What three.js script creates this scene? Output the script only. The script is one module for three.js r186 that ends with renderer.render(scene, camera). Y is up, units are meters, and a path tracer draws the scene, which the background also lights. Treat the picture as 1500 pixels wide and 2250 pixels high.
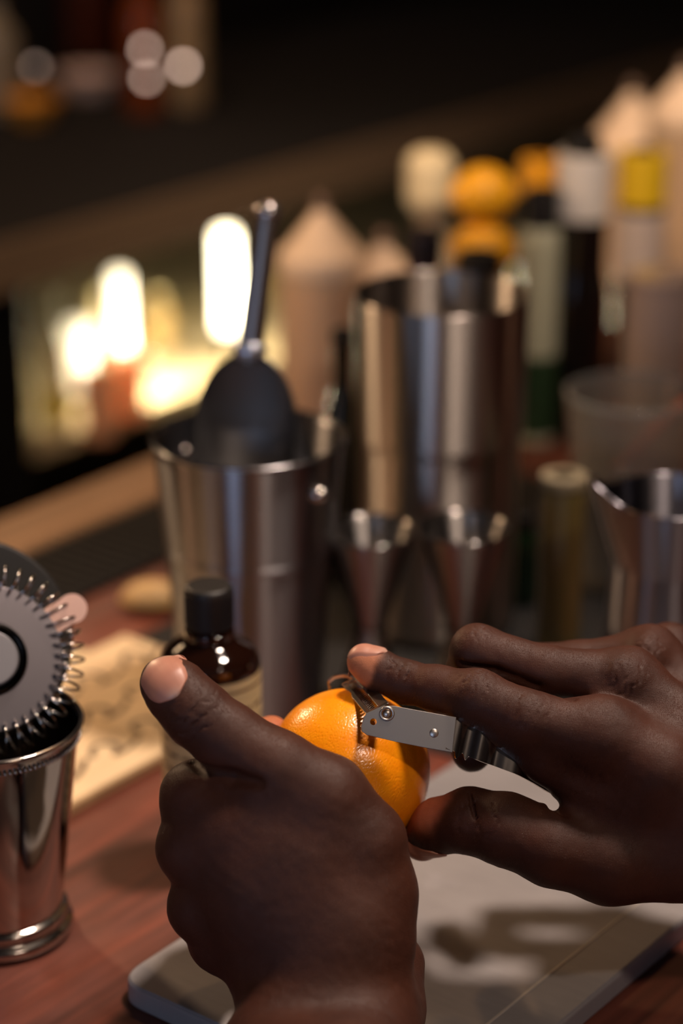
import * as THREE from 'three';
import { RoundedBoxGeometry } from 'three/addons/geometries/RoundedBoxGeometry.js';
import { mergeGeometries } from 'three/addons/utils/BufferGeometryUtils.js';
import { ImprovedNoise } from 'three/addons/math/ImprovedNoise.js';
import { RectAreaLightUniformsLib } from 'three/addons/lights/RectAreaLightUniformsLib.js';

// ---------------------------------------------------------------- camera, light, exposure
// The counter top is y = 0. The camera stands 0.57 m above it and looks 21 degrees down through a long portrait lens.
const scene = new THREE.Scene();
scene.background = new THREE.Color(0x000000);
const FPX = 5045, PITCH = 21 * Math.PI / 180, EYE = 0.57;
const camera = new THREE.PerspectiveCamera(2 * Math.atan(1125 / FPX) * 180 / Math.PI, 1500 / 2250, 0.05, 30);
camera.position.set(0, EYE, 0);
camera.rotation.set(-PITCH, 0, 0);
camera.focus = 0.962;
camera.userData.fStop = 3.1;
const renderer = new THREE.WebGLRenderer();
renderer.toneMapping = THREE.LinearToneMapping;
renderer.toneMappingExposure = 1.0;
renderer.shadowMap.enabled = true;
RectAreaLightUniformsLib.init();

// strengths and colours of the lamps; each lamp itself is built further down, its light inside its builder
const KEY = { at: [0.38, 1.50, -1.12], to: [0.02, 0.0, -0.98], color: 0xffe6d4, power: 8.2, angle: 0.32, soft: 4.5 };   // ceiling spotlight above the cutting board
const BACK = { at: [0.42, 1.50, -0.75], to: [0.20, 0.10, -1.98], color: 0xffdcbc, power: 7.5, angle: 0.25, soft: 2 };   // ceiling spotlight on the bottles
const FRONT = { at: [0.30, 0.74, -0.38], color: 0xffe4cf, power: 0.5, soft: 1.2 };
const PENDANTS = [   // smaller pendant bulbs over the bar, outside the frame
  { at: [-0.44, 0.46, -1.46], color: 0xffd2a4, power: 0.6 },  // fill lamp added to brighten the menu board
  { at: [0.10, 1.05, -1.55], color: 0xffc48a, power: 0.3 },
  { at: [-0.30, 0.75, -2.55], color: 0xffc9a0, power: 0.55, inset: 0.068 },  // fill lamp added to brighten the things on the back bar top
];
const DAY = { color: 0xb9cdf2, power: 6.0 };          // evening light in the glass door behind the camera
const COLUMN = { color: 0xffb98c, power: 1.0 };       // unseen paper column lamps, added for the warm streaks in the steel
const FRIDGE = { color: 0xfff0c8, power: 16.0 };      // tubes inside the back bar fridge

// ---------------------------------------------------------------- helpers
const V = (x, y, z) => new THREE.Vector3(x, y, z);
const FWD = V(0, -Math.sin(PITCH), -Math.cos(PITCH)), UPV = V(0, Math.cos(PITCH), -Math.sin(PITCH)), RGT = V(1, 0, 0);
const P = (px, py, D) => V(0, EYE, 0).addScaledVector(FWD, D).addScaledVector(RGT, (px - 750) / FPX * D).addScaledVector(UPV, (1125 - py) / FPX * D);
// where the line of sight through a pixel meets the level y
function G(px, py, y = 0) { const d = P(px, py, 1).sub(V(0, EYE, 0)); return V(0, EYE, 0).addScaledVector(d, (y - EYE) / d.y); }
// the point of the level y at pixel column px and depth D
function GD(px, D, y = 0) { const up = (y - EYE + D * Math.sin(PITCH)) / Math.cos(PITCH); return P(px, 1125 - up / D * FPX, D); }
let seed = 12345;
const rnd = () => { seed = (seed * 1664525 + 1013904223) >>> 0; return seed / 4294967296; };
const noise = new ImprovedNoise();
const fbm = (x, y, z, o = 4) => { let s = 0, a = 0.5; for (let i = 0; i < o; i++) { s += a * noise.noise(x, y, z); x = x * 2.03 + 7.1; y = y * 2.03 + 3.3; z = z * 2.03 + 1.7; a *= 0.5; } return s; };
const clamp = (x, a = 0, b = 1) => Math.min(b, Math.max(a, x));
const sstep = (a, b, x) => { const t = clamp((x - a) / (b - a)); return t * t * (3 - 2 * t); };
const lin = (hex) => new THREE.Color(hex);

const used = {};
function numbered(name) { const n = used[name] = (used[name] ?? -1) + 1; return n ? name + '_' + String(n).padStart(3, '0') : name; }
function mesh(name, geometry, material, parent) {
  const m = new THREE.Mesh(geometry, material);
  m.castShadow = m.receiveShadow = true;
  m.name = parent && parent !== scene ? name : numbered(name);
  (parent || scene).add(m);
  return m;
}
function tag(o, label, category, group) { o.userData.label = label; o.userData.category = category; if (group) o.userData.group = group; return o; }
function thing(name, label, category, at = V(0, 0, 0), turn = 0, group) {
  const o = new THREE.Group(); o.name = numbered(name); scene.add(o);
  o.position.copy(at); o.rotation.y = turn;
  return tag(o, label, category, group);
}
function structure(name, geometry, material) { const m = mesh(name, geometry, material); m.userData.kind = 'structure'; return m; }
function lathe(points, seg = 72) { return new THREE.LatheGeometry(points.map(([r, y]) => new THREE.Vector2(Math.max(r, 1e-5), y)), seg); }
// soft corners for a lathe outline: every inner corner is cut by an arc of about radius rad
function soft(points, rad = 0.001, n = 4) {
  const out = [points[0]];
  for (let i = 1; i < points.length - 1; i++) {
    const [a, b, c] = [points[i - 1], points[i], points[i + 1]].map((p) => new THREE.Vector2(...p));
    const l1 = a.distanceTo(b), l2 = c.distanceTo(b), t = Math.min(points[i][2] ?? rad, l1 * 0.45, l2 * 0.45);
    const p0 = b.clone().lerp(a, t / l1), p2 = b.clone().lerp(c, t / l2);
    for (let k = 0; k <= n; k++) { const u = k / n; out.push([p0.x * (1 - u) ** 2 + 2 * b.x * u * (1 - u) + p2.x * u * u, p0.y * (1 - u) ** 2 + 2 * b.y * u * (1 - u) + p2.y * u * u]); }
  }
  out.push(points[points.length - 1]);
  return out;
}
const moved = (g, x, y, z) => { g.translate(x, y, z); return g; };
const box = (w, h, d, r = 0.002, seg = 2) => new RoundedBoxGeometry(w, h, d, seg, Math.min(r, w / 2.01, h / 2.01, d / 2.01));
function tube(points, r, seg = 64, rad = 8, closed = false) { return new THREE.TubeGeometry(new THREE.CatmullRomCurve3(points, closed), seg, r, rad, closed); }
const std = (o) => new THREE.MeshStandardMaterial(o);
const phys = (o) => new THREE.MeshPhysicalMaterial(o);

// textures: fn(u, v) gives [r, g, b] in sRGB 0..255, or one number
function tex(size, fn, color = true, repeat = [1, 1]) {
  const [w, h] = Array.isArray(size) ? size : [size, size], d = new Uint8Array(w * h * 4);
  for (let j = 0; j < h; j++) for (let i = 0; i < w; i++) {
    const c = fn(i / w, j / h), k = (j * w + i) * 4;
    if (typeof c === 'number') d[k] = d[k + 1] = d[k + 2] = clamp(c) * 255; else { d[k] = clamp(c[0], 0, 255); d[k + 1] = clamp(c[1], 0, 255); d[k + 2] = clamp(c[2], 0, 255); }
    d[k + 3] = 255;
  }
  const t = new THREE.DataTexture(d, w, h, THREE.RGBAFormat);
  t.wrapS = t.wrapT = THREE.RepeatWrapping; t.magFilter = THREE.LinearFilter; t.minFilter = THREE.LinearMipmapLinearFilter; t.generateMipmaps = true;
  if (color) t.colorSpace = THREE.SRGBColorSpace;
  t.repeat.set(...repeat); t.needsUpdate = true;
  return t;
}
function canvasTex(w, h, draw) {
  const c = document.createElement('canvas'); c.width = w; c.height = h; draw(c.getContext('2d'), w, h);
  const t = new THREE.CanvasTexture(c); t.colorSpace = THREE.SRGBColorSpace; t.magFilter = THREE.LinearFilter; return t;
}

// ---- solids from distance fields (hands): tapered bones joined by a smooth minimum, meshed with surface nets
const smin = (a, b, k) => { const h = Math.max(k - Math.abs(a - b), 0) / k; return Math.min(a, b) - h * h * k * 0.25; };
const smax = (a, b, k) => -smin(-a, -b, k);
function bone(a, b, ra, rb, flat) {   // flat = [direction, factor]: squeezes the section along that direction
  const bx = b.x - a.x, by = b.y - a.y, bz = b.z - a.z, bb = bx * bx + by * by + bz * bz + 1e-12;
  const [f, q] = flat ? [flat[0].clone().normalize(), flat[1] - 1] : [null, 0];
  return (x, y, z) => {
    const px = x - a.x, py = y - a.y, pz = z - a.z, t = Math.min(1, Math.max(0, (px * bx + py * by + pz * bz) / bb));
    let dx = px - bx * t, dy = py - by * t, dz = pz - bz * t;
    if (f) { const s = (dx * f.x + dy * f.y + dz * f.z) * q; dx += f.x * s; dy += f.y * s; dz += f.z * s; }
    return Math.sqrt(dx * dx + dy * dy + dz * dz) - (ra + (rb - ra) * t);
  };
}
function netMesh(f, lo, hi, h) {
  const nx = Math.ceil((hi.x - lo.x) / h) + 1, ny = Math.ceil((hi.y - lo.y) / h) + 1, nz = Math.ceil((hi.z - lo.z) / h) + 1, B = 6;
  const val = new Float32Array(nx * ny * nz).fill(1), near = h * B * 1.25, id = (i, j, k) => (k * ny + j) * nx + i;
  const active = [];
  for (let k = 0; k < nz; k += B) for (let j = 0; j < ny; j += B) for (let i = 0; i < nx; i += B) {
    const c = f(lo.x + (i + B / 2) * h, lo.y + (j + B / 2) * h, lo.z + (k + B / 2) * h);
    const e = [Math.min(i + B, nx), Math.min(j + B, ny), Math.min(k + B, nz)];
    if (Math.abs(c) < near + 0.003) {
      active.push([i, j, k, ...e]);
      for (let c2 = k; c2 < e[2]; c2++) for (let b2 = j; b2 < e[1]; b2++) for (let a2 = i; a2 < e[0]; a2++) val[id(a2, b2, c2)] = f(lo.x + a2 * h, lo.y + b2 * h, lo.z + c2 * h);
    } else if (c < 0) for (let c2 = k; c2 < e[2]; c2++) for (let b2 = j; b2 < e[1]; b2++) for (let a2 = i; a2 < e[0]; a2++) val[id(a2, b2, c2)] = -1;
  }
  const vid = new Map(), pos = [], idx = [];
  const corner = [0, 1, nx, nx + 1, nx * ny, nx * ny + 1, nx * ny + nx, nx * ny + nx + 1];
  const edges = [[0, 1], [2, 3], [4, 5], [6, 7], [0, 2], [1, 3], [4, 6], [5, 7], [0, 4], [1, 5], [2, 6], [3, 7]];
  for (const [i0, j0, k0, i1, j1, k1] of active) for (let k = k0; k < Math.min(k1, nz - 1); k++) for (let j = j0; j < Math.min(j1, ny - 1); j++) for (let i = i0; i < Math.min(i1, nx - 1); i++) {
    const b = id(i, j, k); let m = 0;
    for (let c = 0; c < 8; c++) if (val[b + corner[c]] < 0) m |= 1 << c;
    if (m === 0 || m === 255) continue;
    let x = 0, y = 0, z = 0, n = 0;
    for (const [p, q] of edges) {
      const ip = (m >> p) & 1, iq = (m >> q) & 1; if (ip === iq) continue;
      const a = val[b + corner[p]], d = val[b + corner[q]], t = a / (a - d);
      x += (p & 1) + ((q & 1) - (p & 1)) * t; y += ((p >> 1) & 1) + (((q >> 1) & 1) - ((p >> 1) & 1)) * t; z += (p >> 2) + ((q >> 2) - (p >> 2)) * t; n++;
    }
    vid.set(b, pos.length / 3); pos.push(lo.x + (i + x / n) * h, lo.y + (j + y / n) * h, lo.z + (k + z / n) * h);
  }
  const step = [1, nx, nx * ny];
  for (const b of vid.keys()) for (let a = 0; a < 3; a++) {
    const u = step[(a + 1) % 3], w = step[(a + 2) % 3], s0 = val[b] < 0, s1 = val[b + step[a]] < 0;
    if (s0 === s1) continue;
    const q = [vid.get(b), vid.get(b - u), vid.get(b - u - w), vid.get(b - w)];
    if (q.some((e) => e === undefined)) continue;
    if (s0) idx.push(q[0], q[1], q[2], q[0], q[2], q[3]); else idx.push(q[0], q[2], q[1], q[0], q[3], q[2]);
  }
  const g = new THREE.BufferGeometry(), p = new Float32Array(pos), nrm = new Float32Array(pos.length), e = h * 0.5;
  for (let i = 0; i < p.length; i += 3) for (let s = 0; s < 2; s++) {
    const [x, y, z] = [p[i], p[i + 1], p[i + 2]];
    const gx = f(x + e, y, z) - f(x - e, y, z), gy = f(x, y + e, z) - f(x, y - e, z), gz = f(x, y, z + e) - f(x, y, z - e), l = Math.hypot(gx, gy, gz) || 1;
    nrm[i] = gx / l; nrm[i + 1] = gy / l; nrm[i + 2] = gz / l;
    if (s) break;
    const d = clamp(f(x, y, z), -h, h) * clamp(2 * e / l, 0.3, 1.5);
    p[i] -= nrm[i] * d; p[i + 1] -= nrm[i + 1] * d; p[i + 2] -= nrm[i + 2] * d;
  }
  g.setAttribute('position', new THREE.BufferAttribute(p, 3)); g.setAttribute('normal', new THREE.BufferAttribute(nrm, 3)); g.setIndex(idx);
  return g;
}

// ---------------------------------------------------------------- the setting
// The bar runs along the direction E (to the right and away); N points across it, towards the bartender's side.
const TURN = 52.6 * Math.PI / 180, E = V(Math.cos(TURN), 0, -Math.sin(TURN)), N = V(Math.sin(TURN), 0, Math.cos(TURN));
const EN = (e, n, y = 0) => V(0, y, 0).addScaledVector(E, e).addScaledVector(N, n);
function atN(px, py, n) { const o = V(0, EYE, 0), d = P(px, py, 1).sub(o); return o.addScaledVector(d, (n - o.dot(N)) / d.dot(N)); }   // line of sight meets the upright plane N = n
const eOf = (p) => p.dot(E), nOf = (p) => p.dot(N);
const along = (g, e, n, y) => { g.rotateY(TURN); const c = EN(e, n, y); g.translate(c.x, c.y, c.z); return g; };   // a geometry built with x along the bar

const woodTex = (hue, size = 1024) => tex(size, (u, v) => {
  const g = fbm(u * 3, v * 40, hue[3], 5), f = fbm(u * 14, v * 160, hue[3] + 4, 3), b = fbm(u * 2.2, v * 3.1, hue[3] + 9, 4), s = fbm(u * 9, v * 9, hue[3] + 2, 4);
  const k = 1 + 0.55 * g + 0.35 * f + 0.45 * b + 0.25 * s;
  return [hue[0] * k, hue[1] * (k - 0.06 * b), hue[2] * (k - 0.1 * b)];
});
const counterMap = woodTex([102, 54, 41, 1.3]);
const counterRough = tex(512, (u, v) => 0.5 + 0.5 * fbm(u * 6, v * 30, 4, 4) + 0.2 * fbm(u * 30, v * 30, 8, 3), false);
counterMap.repeat.set(1.2, 1.2); counterRough.repeat.set(1.2, 1.2);
const counterMat = std({ map: counterMap, roughnessMap: counterRough, roughness: 1, bumpMap: counterMap, bumpScale: 0.0004 });
const railMat = std({ map: woodTex([146, 118, 92, 6.1], 512), roughness: 0.6 });
const darkMat = std({ color: '#15120f', roughness: 0.55 });
const blackMat = std({ color: '#0b0a09', roughness: 0.45 });
const wallMat = std({ color: '#14100e', roughness: 0.9, bumpMap: tex(256, (u, v) => 0.5 + fbm(u * 20, v * 20, 3, 4), false), bumpScale: 0.002 });
const floorMat = std({ map: woodTex([70, 48, 36, 3.3], 512), roughness: 0.6 });
const ceilMat = std({ color: '#54483e', roughness: 0.95 });
const plasterMat = std({ color: '#54453b', roughness: 0.9 });
{
  // room shell: floor, ceiling and four walls with thickness, aligned with the bar
  const W = 3.2, FL = -0.95, CE = 1.75, t = 0.12, mid = (FL + CE) / 2, hh = CE - FL;
  structure('floor', along(new THREE.BoxGeometry(8.4, t, 7.4), 1.0, -0.4, FL - t / 2), floorMat);
  structure('ceiling', along(new THREE.BoxGeometry(8.4, t, 7.4), 1.0, -0.4, CE + t / 2), ceilMat);
  structure('wall_back', along(new THREE.BoxGeometry(8.4, hh, t), 1.0, -2.6, mid), wallMat);
  structure('wall_end', along(new THREE.BoxGeometry(t, hh, 7.4), 5.2, -0.4, mid), plasterMat);
  structure('wall_front', along(new THREE.BoxGeometry(8.4, hh, t), 1.0, 3.2, mid), plasterMat);
  // wall with the glass door, behind the camera
  const a = along(new THREE.BoxGeometry(t, hh, 0.9), -3.0, -2.15, mid), b = along(new THREE.BoxGeometry(t, hh, 1.8), -3.0, 2.3, mid), c = along(new THREE.BoxGeometry(t, 0.5, 3.1), -3.0, -0.15, CE - 0.25), d = along(new THREE.BoxGeometry(t, 0.7, 1.45), -3.0, -0.975, FL + 0.35), f = along(new THREE.BoxGeometry(t, 2.2, 0.65), -3.0, -0.025, FL + 1.1);
  structure('wall_street', mergeGeometries([a, b, c, d, f]), plasterMat);
  const door = new THREE.Group(); door.name = numbered('door_1'); door.userData.kind = 'structure'; scene.add(door);
  const c0 = EN(-3.0, 0.85, (FL + 1.25) / 2); door.position.copy(c0); door.rotation.y = TURN;
  for (const z of [-0.51, 0.51]) mesh('frame', moved(box(0.08, 2.2, 0.08), 0, 0, z), darkMat, door);
  for (const y of [-1.06, 1.06]) mesh('frame', moved(box(0.08, 0.08, 0.94), 0, y, 0), darkMat, door);
  // the evening street outside shows in its panes as an even bluish glow
  for (const z of [0]) {
    mesh('pane', moved(new THREE.BoxGeometry(0.01, 2.04, 0.94), 0, 0, z), std({ color: '#20242a', roughness: 0.1, emissive: DAY.color, emissiveIntensity: 0.5 * DAY.power }), door);
    const l = new THREE.RectAreaLight(DAY.color, DAY.power * 0.5, 0.94, 2.04); l.position.set(0.03, 0, z); l.rotation.y = -Math.PI / 2; door.add(l);
  }
  const win = new THREE.Group(); win.name = numbered('window_1'); win.userData.kind = 'structure'; scene.add(win);
  win.position.copy(EN(-3.0, -1.02, 0.5)); win.rotation.y = TURN;
  for (const z of [-0.64, 0.64]) mesh('frame', moved(box(0.08, 1.48, 0.07), 0, 0, z), darkMat, win);
  for (const y of [-0.71, 0.71]) mesh('frame', moved(box(0.08, 0.07, 1.22), 0, y, 0), darkMat, win);
  mesh('pane', new THREE.BoxGeometry(0.01, 1.36, 1.2), std({ color: '#20242a', roughness: 0.1, emissive: 0x9db4dc, emissiveIntensity: 0.09 * DAY.power }), win);
  const wl = new THREE.RectAreaLight(0x9db4dc, DAY.power * 0.09, 1.2, 1.36); wl.position.set(0.03, 0, 0); wl.rotation.y = -Math.PI / 2; win.add(wl);
}
{
  // bar counter, its pale wooden far edge, and its front
  const e0 = -0.6, e1 = 3.2, nf = -1.075, nn = 0.3;
  const put = (m, e, n, y) => { m.position.copy(EN(e, n, y)); m.rotation.y = TURN; return m; };
  const g = box(e1 - e0, 0.045, nn - nf - 0.061, 0.003);
  const p = g.attributes.position, uv = []; for (let i = 0; i < p.count; i++) uv.push(p.getX(i) * 0.9, p.getZ(i) * 0.9);
  g.setAttribute('uv', new THREE.Float32BufferAttribute(uv, 2));
  tag(put(mesh('bar_counter', g, counterMat), (e0 + e1) / 2, (nf + 0.061 + nn) / 2, -0.0225), 'worn reddish brown wooden bar top under the tools', 'counter');
  tag(put(mesh('edge_rail', box(e1 - e0, 0.05, 0.06, 0.006), railMat), (e0 + e1) / 2, nf + 0.03, -0.02), 'pale wooden rail along the far edge of the bar top', 'rail');
  tag(put(mesh('bar_cabinet', new THREE.BoxGeometry(e1 - e0 - 0.04, 0.90, nn - nf - 0.12), darkMat), (e0 + e1) / 2, (nf + nn) / 2, -0.498), 'dark panelled cabinet carrying the bar top', 'cabinet');
}

// ---------------------------------------------------------------- back bar: open lit cooler under a dark top
const BN = -1.6;                                  // its front plane
const beamY0 = -0.030, beamY1 = 0.022;
const creamGlass = std({ color: '#efe3bf', roughness: 0.35 });
{
  const eL = eOf(atN(70, 900, BN)), eR = 4.6, depth = 0.55, nb = BN - depth, shelfY = -0.235, FL = -0.95;
  const bar = thing('back_bar', 'dark back bar cabinet with a lit open cooler under its top', 'cabinet');
  mesh('top', along(box(eR - eL + 1.4, beamY1 - beamY0, depth + 0.03, 0.004), (eL - 1.4 + eR) / 2, BN - depth / 2 + 0.015, (beamY0 + beamY1) / 2), std({ color: '#060505', roughness: 0.9 }), bar);
  mesh('front_edge', along(box(eR - eL + 1.4, beamY1 - beamY0 - 0.002, 0.008, 0.001), (eL - 1.4 + eR) / 2, BN + 0.034, (beamY0 + beamY1) / 2), std({ color: '#7a6650', roughness: 0.6 }), bar);
  mesh('back_panel', along(new THREE.BoxGeometry(eR - eL, beamY0 - FL, 0.02), (eL + eR) / 2, nb + 0.01, (beamY0 + FL) / 2), std({ color: '#6e6450', roughness: 0.7 }), bar);
  mesh('side_cabinet', along(box(1.4, beamY0 - FL, depth, 0.004), eL - 0.7, BN - depth / 2, (beamY0 + FL) / 2), blackMat, bar);
  mesh('end_panel', along(new THREE.BoxGeometry(0.03, beamY0 - FL, depth), eR - 0.015, BN - depth / 2, (beamY0 + FL) / 2), blackMat, bar);
  mesh('shelf', along(box(eR - eL - 0.04, 0.016, depth - 0.06, 0.002), (eL + eR) / 2, BN - depth / 2 - 0.02, shelfY - 0.008), std({ color: '#cbb894', roughness: 0.4 }), bar);
  mesh('plinth', along(box(eR - eL - 0.04, 0.40, depth - 0.04, 0.002), (eL + eR) / 2, BN - depth / 2 - 0.01, FL + 0.2), blackMat, bar);

  // upright light tube in the cooler; two added glowing tubes stand for bright bottles
  const tubes = [[500, 478, 752, -1.68, 0.010, 'long bright white light tube standing in the open cooler'], [272, 565, 905, -1.72, 0.009, 'added warm white glowing tube standing for a bright bottle in the cooler'], [178, 675, 890, -1.72, 0.013, 'added thick cream glowing tube standing for a bright bottle at the dark end of the cooler']];
  for (const [px, y0, y1, n, r, label] of tubes) {
    const a = atN(px, y0, n), b = atN(px, y1, n), top = a.y - 0.016, bot = b.y + 0.016;
    const t = thing('glow_tube', label, 'lamp', V(b.x, bot, b.z), 0, undefined), h = top - bot;
    mesh('tube', lathe(soft([[0, 0], [r, 0], [r, h], [0, h]], 0.004), 24), std({ color: '#ffffff', emissive: FRIDGE.color, emissiveIntensity: px === 500 ? 9 : px === 272 ? 3.2 : 1.25 }), t);
    mesh('socket', moved(new THREE.CylinderGeometry(r * 1.2, r * 1.2, 0.012, 24), 0, -0.005, 0), blackMat, t);
    mesh('bracket', moved(box(0.008, Math.max(0.02, bot - shelfY), 0.008, 0.001), 0, -(bot - shelfY) / 2 - 0.002, 0), blackMat, t);
    const l = new THREE.PointLight(FRIDGE.color, (px === 500 ? 0.16 : px === 272 ? 0.14 : 0.04) * FRIDGE.power / 16, 0, 2); l.position.set(0, h / 2, 0).addScaledVector(N, 0.06); l.shadow.radius = 0.8; l.castShadow = true; t.add(l);
  }
  // bottles of the cooler
  const fb = [   // px, top py, n, radius, colour, label
    [112, 640, -1.66, 0.016, '#f3e6b0', 'pale cream bottle with a yellow band at the dark end of the cooler', true],
    [345, 640, -1.78, 0.019, '#b99d66', 'tan bottle standing between two glowing tubes in the cooler'],
    [420, 660, -1.84, 0.017, '#8a7a55', 'olive bottle beside the long light tube in the cooler'],
    [640, 560, -1.80, 0.026, '#c9ad78', 'wide amber bottle in the cooler behind the scoop handle'],
    [760, 560, -1.86, 0.024, '#c7a86c', 'amber bottle in the cooler behind the squeeze bottles'],
    [215, 640, -1.84, 0.018, '#d9c79a', 'beige bottle behind the warm glowing tube in the cooler'],
  ];
  for (const [px, py, n, r, c, label, band] of fb) {
    const a = atN(px, py, n), h = a.y - shelfY;
    const t = thing('cooler_bottle', label, 'bottle', V(a.x, shelfY, a.z), 0, 'bottles in the cooler');
    mesh('body', lathe(soft([[0, 0], [r, 0], [r, h * 0.62], [r * 0.42, h * 0.8], [r * 0.42, h * 0.94], [0, h * 0.94]], 0.006), 32), phys({ color: c, roughness: 0.25, clearcoat: 0.5 }), t);
    mesh('cap', moved(new THREE.CylinderGeometry(r * 0.46, r * 0.46, h * 0.08, 20), 0, h * 0.96, 0), std({ color: '#e6d9a8', roughness: 0.5 }), t);
    if (band) mesh('label', moved(new THREE.CylinderGeometry(r * 1.02, r * 1.02, h * 0.2, 32, 1, true), 0, h * 0.22, 0), std({ color: '#dcc418', roughness: 0.6, side: THREE.DoubleSide }), t);
  }
  // tumblers along the cooler front edge
  for (const [px, py, n, label] of [[225, 1085, -1.62, 'short pinkish glass at the front of the cooler, beside the dark side panel'], [292, 1055, -1.64, 'short pinkish glass at the front of the cooler, under the warm tube']]) {
    const a = atN(px, py, n), y = shelfY, t = thing('tumbler', label, 'glass', V(a.x, y, a.z), 0, 'glasses in the cooler');
    mesh('glass', lathe(soft([[0, 0], [0.017, 0], [0.021, 0.07], [0.0195, 0.07], [0.0155, 0.005], [0, 0.005]], 0.001), 32), phys({ color: '#e8b08a', roughness: 0.2, transmission: 0.3, thickness: 0 }), t);
  }
}
{
  // things standing on the back bar top
  const y = beamY1;
  const stand = (px, pyBase) => G(px, pyBase, y);
  const lemonDish = thing('brass_bowl', 'small yellow brass bowl on the back bar top', 'bowl', stand(70, 268));
  mesh('bowl', lathe(soft([[0, 0], [0.018, 0], [0.036, 0.028], [0.034, 0.028], [0.016, 0.003], [0, 0.003]], 0.002), 40), std({ color: '#e0a03a', roughness: 0.45, metalness: 0.3 }), lemonDish);
  const dish = thing('white_dish', 'low white dish on the back bar top beside brass bowl', 'dish', stand(190, 205));
  mesh('dish', lathe(soft([[0, 0], [0.03, 0], [0.042, 0.026], [0.040, 0.026], [0.028, 0.003], [0, 0.003]], 0.002), 40), std({ color: '#d8c4c0', roughness: 0.4 }), dish);
  const tb = (px, pyb, r, h, c, label) => {
    const t = thing('spirit_bottle', label, 'bottle', stand(px, pyb), 0, 'bottles on the back bar top');
    mesh('body', lathe(soft([[0, 0], [r, 0], [r, h * 0.58], [r * 0.36, h * 0.74], [r * 0.36, h * 0.94], [0, h * 0.94]], 0.008), 36), phys({ color: c, roughness: 0.12, clearcoat: 0.6 }), t);
    mesh('cap', moved(new THREE.CylinderGeometry(r * 0.42, r * 0.42, h * 0.08, 20), 0, h * 0.95, 0), blackMat, t);
    return t;
  };
  const amber = tb(318, 250, 0.0235, 0.20, '#7a3a16', 'amber spirit bottle on the back bar top beside a pale one');
  const pale = tb(415, 238, 0.0225, 0.21, '#a08a68', 'pale tan spirit bottle on the back bar top');
  tb(200, 130, 0.036, 0.26, '#3a1408', 'dark red spirit bottle behind the white dish');
  tb(-8, 250, 0.030, 0.16, '#8a8474', 'grey bottle on the back bar top next to the brass bowl');
  // added glowing bulbs on a wire stand in for glints on the glassware
  const wire = thing('added_glints', 'added string of tiny glowing bulbs standing for glints on the back bar bottles', 'added light', V(0, 0, 0));
  const spots = [[318, 108, 0.40], [322, 172, 0.36], [402, 145, 0.65], [78, 147, 0.10]], pts = [];
  spots.forEach(([px, py, k]) => { const b = nOf(px < 200 ? stand(70, 268) : amber.position) + 0.055, q = atN(px, py, b); pts.push(q);
    const bulb = mesh('bulb', new THREE.SphereGeometry(0.0045, 16, 12).translate(q.x, q.y, q.z), std({ color: '#ffffff', emissive: '#ffd9c4', emissiveIntensity: 11 * k }), wire); });
  const sag = (a, b) => a.clone().lerp(b, 0.5).add(V(0, -0.012, 0)), up = V(0, 0.0035, -0.003);
  const line = [pts[3], sag(pts[3], pts[1]), pts[1], sag(pts[1], pts[0]).add(V(-0.01, 0.01, 0)), pts[0], sag(pts[0], pts[2]), pts[2]].map((q) => q.clone().add(up));
  line.push(V(pale.position.x, y + 0.001, pale.position.z + 0.05)); line.unshift(line[0].clone().setY(y + 0.001));
  mesh('wire', tube(line, 0.0012, 90, 6), blackMat, wire);
}
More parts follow.
